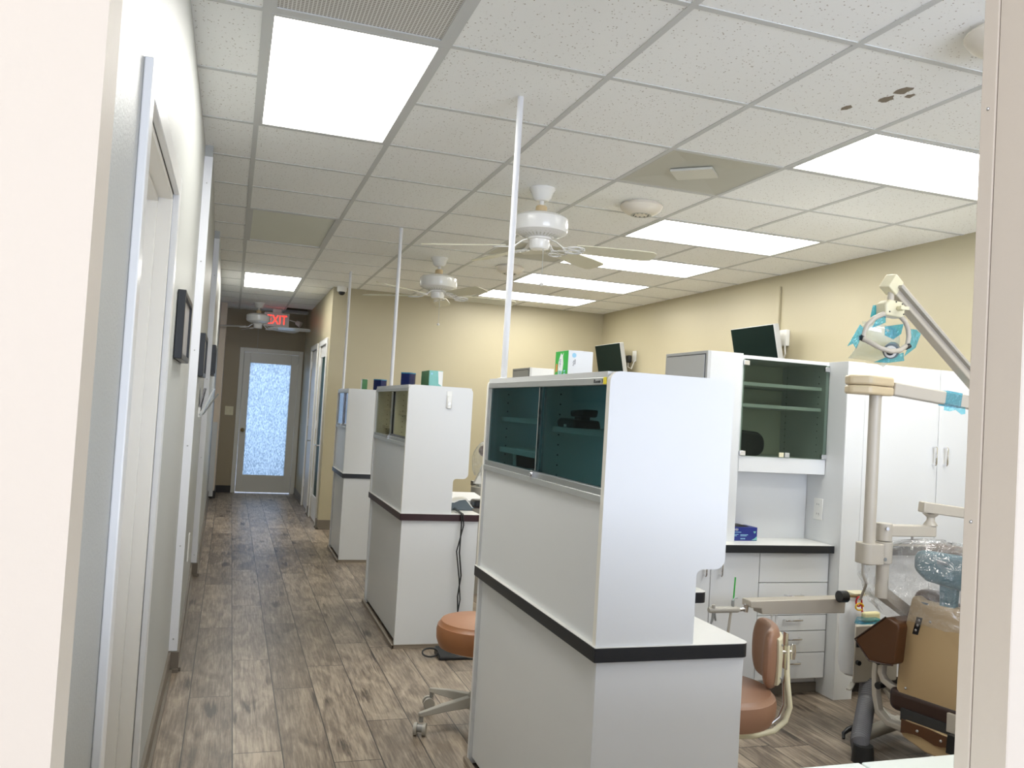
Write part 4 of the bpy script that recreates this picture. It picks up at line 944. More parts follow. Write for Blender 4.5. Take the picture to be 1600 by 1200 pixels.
P('lead', M_white, ol, lambda q: q.tube([(XR-0.03, 8.58, 2.03), (XR-0.04, 8.56, 1.97), (XR-0.03, 8.49, 1.95), (XR-0.012, 8.46, 2.04)], 0.006, 6))
o2 = thing('wall_outlet', (XR, 5.79, 2.1), 'white outlet box on the wall behind the nearer monitor', 'outlet')
BX('plate', M_white, o2, (XR-0.035, 5.74, 2.05), (XR-0.0005, 5.84, 2.18), 0.003); P('lead', M_white, o2, lambda q: q.tube([(XR-0.03, 5.76, 2.08), (XR-0.035, 5.74, 1.98), (XR-0.03, 5.80, 1.90)], 0.006, 6))
cd = BX('cable_raceway', M_cream, None, (XR-0.02, 5.875, 2.0), (XR-0.0005, 5.91, 2.545), 0.003); tag(cd, 'thin cream cable raceway on the right wall above the nearer monitor', 'raceway')

# ================================================================ LEFT WALL THINGS
def wall_x(y): return XL if y < 4.55 else (-0.172 - 0.035*(y-4.55)/2.35 if y < 6.9 else -0.168 - 0.044*(y-6.9)/5.2)
def picture(y0, y1, z0, z1, label, d=0.028):
    xw = wall_x((y0+y1)/2)+0.002
    t = thing('picture_frame', (xw, (y0+y1)/2, z0), label, 'picture', 'framed pictures on the left wall')
    b = MB(); w = 0.022
    b.box((xw, y0, z0), (xw+d, y0+w, z1)); b.box((xw, y1-w, z0), (xw+d, y1, z1)); b.box((xw, y0+w, z0), (xw+d, y1-w, z0+w)); b.box((xw, y0+w, z1-w), (xw+d, y1-w, z1))
    b.build('frame', M_blackp, t, 0.002)
    BX('print', M_photo, t, (xw+0.003, y0+w-0.001, z0+w-0.001), (xw+d-0.010, y1-w+0.001, z1-w+0.001))
picture(3.28, 3.80, 1.505, 1.755, 'nearest black framed picture on the left wall beside the doorway')
picture(4.68, 5.16, 1.475, 1.700, 'second black framed picture, past the screwed metal strip')
picture(7.05, 7.50, 1.535, 1.775, 'third and farthest black framed picture on the left wall')
ho = thing('brochure_holder', (-0.18, 5.9, 1.30), 'clear angled brochure holder on the left wall with papers', 'holder')
xw = -0.195
P('back_plate', M_white, ho, lambda q: q.hexa([(xw,5.55,1.24),(xw+.02,5.55,1.24),(xw+.02,5.85,1.24),(xw,5.85,1.24),(xw,5.55,1.30),(xw+.02,5.55,1.30),(xw+.02,5.85,1.30),(xw,5.85,1.30)]))
P('pocket', mat('clear_acrylic', (0.62, 0.64, 0.63), 0.2), ho, lambda q: q.hexa([(xw+.01,5.55,1.25),(xw+.03,5.55,1.25),(xw+.03,5.85,1.25),(xw+.01,5.85,1.25),(xw+.085,5.55,1.42),(xw+.095,5.55,1.42),(xw+.095,5.85,1.42),(xw+.085,5.85,1.42)]), 0.002)
P('papers', M_photo, ho, lambda q: q.hexa([(xw+.002,5.57,1.27),(xw+.012,5.57,1.27),(xw+.012,5.83,1.27),(xw+.002,5.83,1.27),(xw+.03,5.57,1.42),(xw+.04,5.57,1.42),(xw+.04,5.83,1.42),(xw+.03,5.83,1.42)]))
P('wire_lip', M_alud, ho, lambda q: q.tube([(xw+.03,5.55,1.25),(xw+.115,5.55,1.39),(xw+.115,5.85,1.39),(xw+.03,5.85,1.25)], 0.003, 6))
ho2 = thing('switch_plate', (-0.03, YE, 1.17), 'pale double switch plate beside the far glazed door', 'switch')
BX('plate', M_creamp, ho2, (-0.075, YE-0.006, 1.11), (0.04, YE-0.0005, 1.235), 0.002)
for x in (-0.045, 0.010): BX('rocker', M_creamp, ho2, (x-0.012, YE-0.011, 1.15), (x+0.012, YE-0.006, 1.195), 0.002)
ho3 = BX('outlet_plate', M_white, None, (wall_x(5.35)+0.001, 5.30, 0.40), (wall_x(5.35)+0.008, 5.38, 0.56), 0.002); tag(ho3, 'narrow white plate low on the left wall near the baseboard', 'outlet')

# ================================================================ STOOLS
def star_base(t, cx, cy, R, az0, mleg, h=0.10):
    P('hub', mleg, t, lambda q: q.lathe([(0.0, 0.075), (0.045, 0.075), (0.045, 0.115), (0.030, 0.145), (0.0, 0.145)], (cx, cy, 0), 20))
    for k in range(5):
        a = math.radians(az0+72*k); d = V(math.cos(a), math.sin(a), 0); s = V(-math.sin(a), math.cos(a), 0); c = V(cx, cy, 0)
        def leg(q):
            q.rings([[c+d*r+s*w*sx+V(0,0,z+hh*sz) for sx, sz in ((-1,-1),(1,-1),(0.7,1),(-0.7,1))] for r, w, z, hh in ((0.02, 0.026, 0.108, 0.022), (R*0.6, 0.020, 0.098, 0.015), (R-0.01, 0.014, 0.086, 0.010), (R+0.012, 0.010, 0.084, 0.008))])
        lg = P('leg', mleg, t, leg, 0.003)
        p = c+d*R; e = V(math.cos(a+0.9), math.sin(a+0.9), 0); f = V(-e.y, e.x, 0)
        ca = P('caster', M_greyc, lg, lambda q: (q.cyl(p+V(0,0,0.052), p+V(0,0,0.088), 0.010, n=12), q.cyl(p-f*0.012+e*0.012+V(0,0,0.030), p+f*0.012+e*0.012+V(0,0,0.030), 0.017, n=16)))
        P('wheel', M_greyM, ca, lambda q: (q.cyl(p-f*0.026+e*0.012+V(0,0,0.026), p-f*0.012+e*0.012+V(0,0,0.026), 0.026, n=22), q.cyl(p+f*0.012+e*0.012+V(0,0,0.026), p+f*0.026+e*0.012+V(0,0,0.026), 0.026, n=22)))
def seat_shape(cx, cy, R, z0, z1):
    return lambda q: q.lathe([(0.0, z0), (R*0.80, z0), (R*0.93, z0+0.010), (R*0.995, z0+(z1-z0)*0.35), (R, z0+(z1-z0)*0.62), (R*0.975, z0+(z1-z0)*0.80), (R*0.955, z0+(z1-z0)*0.815), (R*0.90, z0+(z1-z0)*0.95), (R*0.75, z1-0.003), (R*0.4, z1), (0.0, z1)], (cx, cy, 0), 44)
SX, SY = 1.115, 3.62
s2 = thing('rolling_stool', (SX, SY, 0), 'round tan rolling stool with grey star base behind the nearest hutch', 'stool', 'rolling stools')
P('seat', M_stool, s2, seat_shape(SX, SY, 0.195, 0.335, 0.462))
P('seat_plate', M_blackp, s2, lambda q: q.lathe([(0, 0.312), (0.10, 0.315), (0.15, 0.335), (0, 0.336)], (SX, SY, 0), 28))
P('gas_column', M_blackp, s2, lambda q: (q.cyl((SX, SY, 0.13), (SX, SY, 0.25), 0.024, n=16), q.cyl((SX, SY, 0.25), (SX, SY, 0.32), 0.014, n=16)))
star_base(s2, SX, SY, 0.270, 195, M_greyM)

S1X, S1Y = 1.610, 2.50
s1 = thing('operator_stool', (S1X, S1Y, 0), 'tan stool with curved backrest beside the corner of the nearest worktop', 'stool', 'rolling stools')
P('seat', M_stoolb, s1, seat_shape(S1X, S1Y, 0.195, 0.405, 0.515))
P('seat_plate', M_creamp, s1, lambda q: q.lathe([(0, 0.382), (0.10, 0.385), (0.15, 0.405), (0, 0.406)], (S1X, S1Y, 0), 28))
P('gas_column', M_blackp, s1, lambda q: (q.cyl((S1X, S1Y, 0.13), (S1X, S1Y, 0.27), 0.024, n=16), q.cyl((S1X, S1Y, 0.27), (S1X, S1Y, 0.385), 0.014, n=16)))
star_base(s1, S1X, S1Y, 0.20, 160, M_greyM)
# curved backrest: a cushion bent round a vertical axis, its hollow side towards the seat
bc0 = Vector((1.805, 2.520, 0.610))
BN = math.radians(-25); be1 = V(math.cos(BN), math.sin(BN), 0); be2 = V(-math.sin(BN), math.cos(BN), 0)
def bpt(r, ang, z): return bc0 + be1*((0.052+r)*math.cos(ang)-0.028) + be2*((0.052+r*0.6)*2.1*math.sin(ang)) + V(0, 0, z)
def backrest(q):
    R = []
    N = 17
    for i in range(N+1):
        a = -1.5 + 3.0*i/N
        k = max(0.0, 1-(abs(i/N*2-1))**5)**0.5
        th = 0.026*(0.3+0.7*k); hh = 0.104*(0.34+0.66*k)
        R.append([bpt(math.copysign(abs(math.cos(t))**0.6, math.cos(t))*th, a, math.copysign(abs(math.sin(t))**0.7, math.sin(t))*hh) for t in [2*PI*m_/14 for m_ in range(14)]])
    q.rings(R)
br = P('backrest', M_stoolb, s1, backrest, subsurf=1)
bp_ = P('back_plate', M_creamp, br, lambda q: q.rings([[bpt(r_, -0.85+1.2*i/7, z_) for r_, z_ in ((0.012, -0.085), (0.031, -0.082), (0.034, 0.0), (0.031, 0.070), (0.012, 0.073))] for i in range(8)]), 0.003)
P('screws', M_screw, bp_, lambda q: [q.ell(bpt(0.034, a_, z_), 0.003, 0.004, 0.004, 8, 5) for a_ in (-0.65, 0.15) for z_ in (-0.06, 0.05)])
P('slide_plate', M_chrome, s1, lambda q: q.prism([(bc0.x+0.078, bc0.y-0.02, bc0.z-0.06), (bc0.x+0.082, bc0.y+0.01, bc0.z-0.06), (bc0.x+0.082, bc0.y+0.01, bc0.z+0.065), (bc0.x+0.078, bc0.y-0.02, bc0.z+0.065)], (0.004, 0, 0)))
kn = P('knob', M_chrome, s1, lambda q: (q.cyl((bc0.x+0.05, bc0.y-0.01, bc0.z), (bc0.x+0.105, bc0.y-0.012, bc0.z), 0.007, n=12), q.lathe([(0, -0.028), (0.008, -0.026), (0.011, 0.0), (0.008, 0.026), (0, 0.028)], (bc0.x+0.108, bc0.y-0.012, bc0.z), 14)))
def support(dy):
    return [(S1X+0.02, S1Y+dy, 0.350), (S1X+0.14, S1Y+dy, 0.345), (S1X+0.215, S1Y+dy*0.9, 0.355), (S1X+0.262, S1Y+dy*0.8, 0.385), (S1X+0.280, S1Y+dy*0.7, 0.43), (S1X+0.272, S1Y+dy*0.5, 0.50), (bc0.x+0.088, bc0.y-0.012, bc0.z-0.07), (bc0.x+0.084, bc0.y-0.012, bc0.z+0.02)]
P('support_arm', M_creamp, s1, lambda q: q.tube(support(-0.030), 0.0095, 10)); P('support_arm', M_chrome, s1, lambda q: q.tube(support(0.012), 0.0075, 10))

# ================================================================ DENTAL CHAIR
CD = V(0.971, 0.240, 0); CS = V(0.240, -0.971, 0); CA = V(2.775, 2.96, 0)
def cp(d, s, z): return CA + CD*d + CS*s + V(0, 0, z)
dc = thing('dental_chair', tuple(cp(0.35, 0.25, 0)), 'tan backed dental chair with brown upholstery under a clear plastic bag', 'dental chair')
P('base_plate', M_creamp, dc, lambda q: q.prism([cp(d, s, 0.0) for d, s in rounded([(0.02, 0.10, .04), (0.02, 0.42, .04), (0.75, 0.42, .06), (0.75, 0.10, .06)])], (0, 0, 0.028)), 0.004)
P('base_cover', M_tan, dc, lambda q: q.prism([cp(-0.05, p[0], p[1]) for p in rounded([(0.072, 0.200, .02), (0.078, 0.135, .03), (0.19, 0.102, .06), (0.40, 0.102, .06), (0.52, 0.135, .03), (0.53, 0.200, .02)], 5)], CD*0.60), 0.006)
P('lift_column', M_blackp, dc, lambda q: q.prism([cp(0.10, 0.14, 0.028), cp(0.10, 0.40, 0.028), cp(0.55, 0.40, 0.028), cp(0.55, 0.14, 0.028)], (0, 0, 0.09)))
fl = P('skirt_flap', M_brown, dc, lambda q: q.rings([[cp(-0.053-0.004*math.sin(k*1.3), 0.085+0.030*k, 0.206-0.001*k), cp(-0.061-0.006*math.sin(k*1.3), 0.085+0.030*k, 0.206-0.001*k), cp(-0.063-0.006*math.sin(k*1.3), 0.085+0.030*k, 0.150+0.002*k+0.010*math.sin(k*0.9)), cp(-0.055-0.004*math.sin(k*1.3), 0.085+0.030*k, 0.150+0.002*k+0.010*math.sin(k*0.9))] for k in range(8)]))
P('screw', M_screw, fl, lambda q: q.ell(cp(-0.066, 0.160, 0.182), 0.006, 0.006, 0.006, 10, 6)); P('screw', M_screw, fl, lambda q: q.ell(cp(-0.068, 0.262, 0.178), 0.006, 0.006, 0.006, 10, 6))
P('seat_frame', M_dark, dc, lambda q: q.prism([cp(-0.03, 0.06, 0.19), cp(-0.03, 0.53, 0.19), cp(0.60, 0.53, 0.19), cp(0.60, 0.06, 0.19)], (0, 0, 0.05)))
P('latch_box', M_blackp, dc, lambda q: q.prism([cp(-0.07, 0.283, 0.140), cp(-0.07, 0.40, 0.140), cp(-0.07, 0.40, 0.215), cp(-0.07, 0.288, 0.215)], CD*0.06), 0.003)
P('hinge_bracket', M_taupeM, dc, lambda q: q.prism([cp(-0.045, 0.268, 0.215), cp(-0.045, 0.306, 0.215), cp(-0.045, 0.306, 0.29), cp(-0.045, 0.268, 0.29)], CD*0.015), 0.002)
P('seat_cushion', M_dbrown, dc, lambda q: q.prism([cp(p[0], p[1], 0.212) for p in rounded([(-0.02, -0.02, .05), (-0.02, 0.56, .05), (0.62, 0.56, .05), (0.62, -0.02, .05)])], (0, 0, 0.10)), 0.03, seg=4)
P('leg_rest', M_brown, dc, lambda q: q.prism([cp(0.60, 0.05, 0.19), cp(0.64, 0.05, 0.31), cp(1.15, 0.10, 0.36), cp(1.15, 0.10, 0.27)], CS*0.40), 0.03, seg=4)
tl = -0.02
def shell(q):
    o = rounded([(0.015, 0.0, .05), (0.54, 0.0, .06), (0.54, 0.43, .05), (0.47, 0.445, .02), (0.13, 0.440, .02), (0.10, 0.455, .02), (0.078, 0.445, .015), (0.035, 0.25, .10)], 6)
    R = []
    for (dd, k) in ((0.030, 1.0), (0.004, 1.0), (-0.008, 0.975), (-0.014, 0.94)):
        R.append([cp(dd+tl*p[1], 0.27+(p[0]-0.27)*k, 0.262+0.22+(p[1]-0.22)*k) for p in o])
    q.rings(R)
sh = P('back_shell', M_tan, dc, shell)
P('hinge_strip', M_blackp, sh, lambda q: q.prism([cp(-0.024, 0.093, 0.557), cp(-0.024, 0.117, 0.558), cp(-0.024, 0.136, 0.632), cp(-0.024, 0.110, 0.632)], CD*0.01), 0.001)
P('screws', M_screw, sh, lambda q: [q.ell(cp(-0.024, s_, z_), 0.004, 0.006, 0.006, 10, 6) for s_, z_ in ((0.108, 0.575), (0.115, 0.597), (0.122, 0.619), (0.17, 0.625), (0.075, 0.325), (0.42, 0.63), (0.48, 0.325))])
P('slots', M_slate, sh, lambda q: [q.prism([cp(-0.022, s_, 0.685), cp(-0.022, s_+0.035, 0.685), cp(-0.022, s_+0.035, 0.697), cp(-0.022, s_, 0.697)], CD*0.008) for s_ in (0.12, 0.38)])
P('back_cushion', M_brown, dc, lambda q: q.prism([cp(0.034, p[0], p[1]) for p in rounded([(-0.015, 0.25, .05), (0.56, 0.25, .05), (0.56, 0.60, .10), (0.42, 0.70, .04), (0.20, 0.70, .03), (0.155, 0.735, .03), (0.06, 0.735, .04), (-0.01, 0.55, .10)], 6)], CD*0.10), 0.03, seg=4)
P('headrest_stem', M_teal, dc, lambda q: q.prism([cp(-0.015, 0.200, 0.66), cp(-0.015, 0.262, 0.66), cp(-0.015, 0.270, 0.79), cp(-0.015, 0.195, 0.79)], CD*0.03), 0.006)
hr = P('headrest', M_teal, dc, lambda q: q.prism([cp(-0.03, p[0], p[1]) for p in rounded([(0.085, 0.825, .04), (0.14, 0.785, .03), (0.33, 0.770, .03), (0.42, 0.80, .05), (0.43, 0.915, .05), (0.085, 0.91, .04)], 6)], CD*0.055), 0.02, seg=4)
P('headrest_cushion', M_brown, dc, lambda q: q.prism([cp(0.026, p[0], p[1]) for p in rounded([(0.08, 0.78, .04), (0.43, 0.77, .04), (0.44, 0.94, .05), (0.085, 0.942, .05)], 6)], CD*0.07), 0.025, seg=4)
P('latch', M_slate, hr, lambda q: q.prism([cp(-0.036, 0.195, 0.868), cp(-0.036, 0.24, 0.868), cp(-0.036, 0.24, 0.885), cp(-0.036, 0.195, 0.885)], CD*0.01), 0.002)
ar = P('armrest', M_brown, dc, lambda q: q.prism([cp(-0.08, p[0], p[1]) for p in rounded([(-0.138, 0.480, .012), (0.010, 0.612, .010), (0.070, 0.590, .02), (0.055, 0.420, .02), (-0.060, 0.405, .015)], 4)], CD*0.34), 0.006, seg=3)
P('piping', M_dbrown, ar, lambda q: q.tube([cp(-0.081, a_, b_) for a_, b_ in ((0.008, 0.611), (-0.136, 0.482), (-0.062, 0.408), (0.0, 0.412), (0.05, 0.419))], 0.0035, 6))
P('armrest_arm', M_taupeM, dc, lambda q: q.bar([cp(0.02, -0.060, 0.42), cp(0.02, -0.066, 0.345), cp(0.02, -0.052, 0.318), cp(0.02, -0.02, 0.303), cp(0.02, 0.06, 0.295)], 0.026, 0.030, (1,0,0)), 0.004)
P('armrest_arm', M_taupeM, dc, lambda q: q.bar([cp(0.03, -0.094, 0.42), cp(0.03, -0.100, 0.33), cp(0.03, -0.094, 0.24), cp(0.03, -0.078, 0.175), cp(0.03, -0.03, 0.140), cp(0.03, 0.06, 0.138)], 0.026, 0.032, (1,0,0)), 0.004)
P('armrest_arm', M_taupeM, dc, lambda q: q.bar([cp(0.06, -0.09, 0.29), cp(0.06, -0.03, 0.235), cp(0.06, 0.06, 0.19)], 0.022, 0.028, (1,0,0)), 0.004)
P('pivot', M_blackp, dc, lambda q: q.cyl(cp(0.0, -0.075, 0.395), cp(0.06, -0.075, 0.395), 0.017, n=14))
P('pivot', M_blackp, dc, lambda q: q.cyl(cp(0.01, -0.078, 0.285), cp(0.06, -0.078, 0.285), 0.015, n=14))
# clear plastic bag: a crumpled, open-bottomed sheet over headrest and upper back
def crumple(q, c, rx, ry, rz, zcut, seed, amp):
    rnd = random.Random(seed)
    from mathutils import noise
    N, K = 84, 46
    R = []
    for i in range(K):
        t = (i/(K-1))
        ph = 0.03 + t*(PI*0.70)
        ring = []
        for k in range(N):
            a = 2*PI*k/N
            n1 = noise.noise(V(math.cos(a)*2.2, math.sin(a)*2.2, t*3.2+seed)); n2 = noise.noise(V(math.cos(a)*7, math.sin(a)*7, t*7+seed*3))
            n3 = noise.noise(V(math.cos(a)*15, math.sin(a)*15, t*16+seed))
            f = 1 + amp*n1 + amp*0.7*abs(n2) + amp*0.3*abs(n3) + 0.10*t*math.sin(a*9+seed)*0.4
            rr = math.sin(ph)**0.75
            p = V(rx*rr*math.cos(a)*f, ry*rr*math.sin(a)*f, rz*math.cos(ph)*(1+0.35*amp*n2))
            ring.append(c + CS*p.x + CD*p.y + V(0, 0, p.z))
        R.append(ring)
    q.rings(R, cap=False)
bg = P('plastic_bag', G_bag, None, lambda q: crumple(q, cp(0.02, 0.20, 0.75), 0.345, 0.16, 0.205, 0.5, 3.0, 0.20))
tag(bg, 'clear crumpled plastic bag draped over the teal headrest', 'plastic bag')

# ================================================================ DENTAL UNIT BESIDE THE CHAIR
un = thing('dental_unit', (2.910, 3.250, 0.364), 'beige dental unit box with sockets, behind the brown armrest', 'dental unit')
ba = Vector((2.789, 3.220, 0.376)); bb_ = Vector((2.856, 3.295, 0.352))
ux0, uz0, uz1 = ba.x, (2.818, 3.220, 0.235)[2], (2.803, 3.220, 0.501)[2]
P('control_box', M_taupeM, un, lambda q: q.prism([(ux0, 3.22, uz0), (ux0+0.26, 3.23, uz0), (bb_.x+0.26, 3.31, uz0), (bb_.x, 3.295, uz0)], (0, 0, uz1-uz0)), 0.008)
P('socket_panel', M_blackp, un, lambda q: q.box((ux0+0.012, 3.216, uz1-0.10), (ux0+0.05, 3.224, uz1-0.05)))
P('air_port', M_blackp, un, lambda q: (q.cyl((ux0+0.022, 3.222, uz1-0.17), (ux0+0.022, 3.205, uz1-0.17), 0.011, n=12)))
P('mount', M_greyM, un, lambda q: q.tube([(ux0+0.16, 3.265, uz0+0.01), (ux0+0.16, 3.265, 0.12), (ux0+0.20, 3.20, 0.07), (ux0+0.28, 3.05, 0.05)], 0.026, 14))
P('tap_lever', M_greyM, un, lambda q: q.bar([(ux0+0.02, 3.24, uz0-0.002), (ux0-0.01, 3.22, uz0-0.018), (ux0-0.03, 3.21, uz0-0.022)], 0.02, 0.008))
lp_ = thing('light_post', (2.563, 2.90, 0.84), 'tall beige post with jointed arms rising behind the bagged headrest', 'light post')
P('lower_post', M_taupeM, lp_, lambda q: (q.cyl((2.648, 2.91, 0.70), (2.648, 2.91, 0.85), 0.026, n=18), q.bar([(2.648, 2.91, 0.722), (2.74, 2.96, 0.68), (2.87, 2.985, 0.61)], 0.045, 0.045)))
PX, PY = 2.563, 2.90
P('light_post', M_taupeM, lp_, lambda q: q.cyl((PX, PY, 0.84), (PX, PY, 1.56), 0.0245, n=24))
cb_ = P('post_clamp', M_taupeM, lp_, lambda q: (q.prism([(p[0], p[1], 0.845) for p in rounded([(PX-0.045, PY-0.045, .03), (PX+0.045, PY-0.045, .01), (PX+0.045, PY+0.045, .01), (PX-0.045, PY+0.045, .03)])], (0, 0, 0.085)), q.cyl((PX+0.085, PY+0.01, 0.845), (PX+0.085, PY+0.01, 0.935), 0.036, n=24), q.cyl((PX+0.085, PY+0.01, 0.938), (PX+0.085, PY+0.01, 1.012), 0.032, n=24)), 0.003)
P('screws', M_screw, cb_, lambda q: (q.cyl((PX+0.047, PY-0.043, 0.868), (PX+0.047, PY-0.047, 0.868), 0.008, n=14), q.cyl((PX+0.07, PY-0.024, 0.992), (PX+0.068, PY-0.030, 0.992), 0.007, n=14)))
P('tray_arm', M_taupeM, lp_, lambda q: q.box((PX+0.10, PY-0.012, 0.958), (PX+0.345, PY+0.034, 1.006)), 0.005)
P('tray_joint', M_taupeM, lp_, lambda q: q.lathe([(0, 1.006), (0.030, 1.006), (0.016, 1.028), (0.016, 1.040), (0.034, 1.056), (0, 1.056)], (PX+0.330, PY+0.011, 0), 20))
P('tray_arm', M_taupeM, lp_, lambda q: q.bar([(PX+0.275, PY+0.01, 1.085), (PX+0.60, PY-0.01, 1.055)], 0.04, 0.046), 0.005)
P('tray_rod', M_greyM, lp_, lambda q: q.cyl((PX+0.235, PY+0.01, 0.90), (PX+0.235, PY+0.01, 0.96), 0.005, n=8))
P('light_cable', M_greyM, lp_, lambda q: q.tube([(PX-0.035, PY-0.01, 0.85), (PX-0.030, PY-0.01, 0.80), (PX-0.005, PY, 0.765), (PX+0.04, PY+0.05, 0.745), (PX+0.10, PY+0.15, 0.66)], 0.006, 8))
hd = P('arm_head', M_beigep, lp_, lambda q: q.prism([(p[0], p[1], 1.585) for p in rounded([(2.425, 2.895, .03), (2.485, 2.835, .03), (2.640, 2.870, .03), (2.640, 2.950, .03), (2.44, 2.955, .03)], 5)], (0, 0, 0.040)), 0.010, seg=4)
P('arm_head', M_beigep, lp_, lambda q: q.prism([(p[0], p[1], 1.546) for p in rounded([(2.425, 2.895, .03), (2.485, 2.835, .03), (2.640, 2.870, .03), (2.640, 2.950, .03), (2.44, 2.955, .03)], 5)], (0, 0, 0.037)), 0.010, seg=4)
E1 = Vector((3.092, 2.820, 1.532)); E0 = V(2.65, 2.905, 1.580)
P('horizontal_arm', M_taupeM, lp_, lambda q: q.bar([E0, E1], 0.045, 0.056), 0.006)
fm = P('barrier_film', G_blue, lp_, lambda q: q.bar([E0+(E1-E0)*0.52, E0+(E1-E0)*0.68], 0.052, 0.064), 0.003)
P('barrier_film', G_blue, lp_, lambda q: q.rings([[E0+(E1-E0)*x+V(0, -0.03, -0.026-w_) for w_ in (0.0, 0.012, 0.026+0.008*math.sin(x*40))] for x in (0.48, 0.54, 0.60, 0.66, 0.70)], close=False, cap=False))
KP = Vector((3.017, 2.820, 1.613))
P('elbow_post', M_taupeM, lp_, lambda q: q.cyl(KP-V(0.0, 0, 0.055), KP+V(0, 0, 0.03), 0.016, n=16))
KT = Vector((2.451, 2.720, 1.984))
P('spring_arm', M_taupeM, lp_, lambda q: q.bar([KP+V(0.02, 0, -0.005), KT], 0.058, 0.046, (0, -1, 0)), 0.004)
P('spring_arm_cover', M_greyM, lp_, lambda q: q.bar([KP+V(0.02, -0.03, 0.005), KT+V(0.02, -0.03, -0.012)], 0.012, 0.022, (0, -1, 0)), 0.002)
P('arm_cap', M_creamp, lp_, lambda q: q.bar([KT+(KP-KT)*0.05, KT-(KP-KT)*0.03], 0.064, 0.052, (0, -1, 0)), 0.004)

# operating light hanging from the spring arm
LH = Vector((2.456, 2.720, 1.882))
ol_ = thing('operating_light', tuple(LH), 'dental operating light with curved yoke and blue film, hung from the beige arm', 'lamp')
P('stem', M_taupeM, ol_, lambda q: q.cyl(LH+V(0, 0, 0.02), LH+V(0.002, 0, 0.105), 0.0125, n=16))
yk = P('yoke_block', M_creamp, ol_, lambda q: q.prism([tuple(LH+V(a_, -0.03, b_)) for a_, b_ in ((-0.045, -0.030), (0.045, -0.035), (0.050, 0.012), (0.035, 0.030), (-0.025, 0.034), (-0.048, 0.018))], (0, 0.06, 0)), 0.008, seg=3)
P('knob', M_creamp, yk, lambda q: (q.cyl(LH+V(0.012, -0.03, 0.0), LH+V(0.012, -0.058, 0.0), 0.010, n=14), q.box(tuple(LH+V(-0.006, -0.064, -0.006)), tuple(LH+V(0.034, -0.056, 0.006)))))
P('screws', M_dark, yk, lambda q: [q.cyl(LH+V(a_, -0.031, b_), LH+V(a_, -0.0325, b_), 0.003, n=8) for a_, b_ in ((-0.03, -0.015), (0.038, -0.02), (0.03, 0.02), (0.0, 0.026))])
yl = [(2.408, 2.700, 1.858), (2.363, 2.700, 1.836), (2.331, 2.700, 1.806), (2.317, 2.700, 1.774), (2.316, 2.700, 1.752)]
yr = [(2.483, 2.700, 1.860), (2.513, 2.700, 1.837), (2.530, 2.700, 1.808), (2.535, 2.700, 1.778), (2.528, 2.700, 1.739)]
P('yoke_arm', M_taupeM, ol_, lambda q: q.tube(yl, [0.010, 0.010, 0.010, 0.009, 0.009], 10)); P('yoke_arm', M_taupeM, ol_, lambda q: q.tube(yr, [0.010, 0.010, 0.010, 0.009, 0.009], 10))
P('handle_bar', M_taupeM, ol_, lambda q: q.tube([(2.301, 2.690, 1.752), (2.315, 2.660, 1.734), (2.338, 2.630, 1.712), (2.378, 2.620, 1.703), (2.436, 2.640, 1.711), (2.512, 2.690, 1.737)], 0.0095, 10))
P('pivot_caps', M_blackp, ol_, lambda q: (q.cyl((2.292, 2.690, 1.754), (2.310, 2.690, 1.748), 0.011, n=14), q.cyl((2.512, 2.690, 1.732), (2.531, 2.690, 1.741), 0.010, n=14)))
LC = Vector((2.475, 2.760, 1.749))
def reflector(q):
    # dished pane: curved about a level axis
    R = []
    for i in range(9):
        v_ = -1+2*i/8
        R.append([LC + V(u_*0.094*(1-0.06*v_*v_)-0.012*v_, 0.035*(u_*u_+v_*v_)-0.05*v_, v_*0.070-0.012*u_) for u_ in [-1+2*k/10 for k in range(11)]])
    q.rings(R, close=False, cap=False)
rf_ = P('reflector', G_reflect, ol_, reflector)
rs = rf_.modifiers.new('sheet', 'SOLIDIFY'); rs.thickness = 0.003
lm = P('bulb_housing', M_slate, ol_, lambda q: (q.cyl((2.414, 2.660, 1.708), (2.493, 2.740, 1.726), 0.030, n=24)))
P('bulb_ring', M_white, lm, lambda q: q.cyl((2.398, 2.645, 1.703), (2.414, 2.660, 1.708), 0.022, n=24)); P('bulb_hub', M_dark, lm, lambda q: q.cyl((2.387, 2.635, 1.701), (2.399, 2.646, 1.703), 0.013, n=18))
def film(name, pts, thick=0.0015, off=0.012):
    return P('blue_film', G_blue, ol_, lambda q: q.prism(pts, (0.0, thick, 0)))
film('a', [(2.289, 2.690, 1.804), (2.305, 2.690, 1.793), (2.295, 2.690, 1.752), (2.276, 2.690, 1.708), (2.260, 2.690, 1.727), (2.234, 2.690, 1.714)])
film('b', [(2.555, 2.720, 1.812), (2.591, 2.720, 1.813), (2.614, 2.720, 1.797), (2.591, 2.720, 1.740), (2.536, 2.720, 1.700), (2.556, 2.720, 1.745)])
film('c', [(2.370, 2.700, 1.663), (2.430, 2.700, 1.688), (2.513, 2.700, 1.713), (2.518, 2.700, 1.680), (2.447, 2.700, 1.667)])
film('d', [(2.398, 2.750, 1.895), (2.426, 2.750, 1.900), (2.416, 2.750, 1.856), (2.388, 2.750, 1.846)])
film('e', [(2.384, 2.710, 1.839), (2.427, 2.710, 1.851), (2.428, 2.710, 1.825), (2.365, 2.710, 1.799)])
film('f', [(2.453, 2.740, 1.815), (2.544, 2.740, 1.833), (2.534, 2.740, 1.791), (2.497, 2.740, 1.767), (2.455, 2.740, 1.779)])

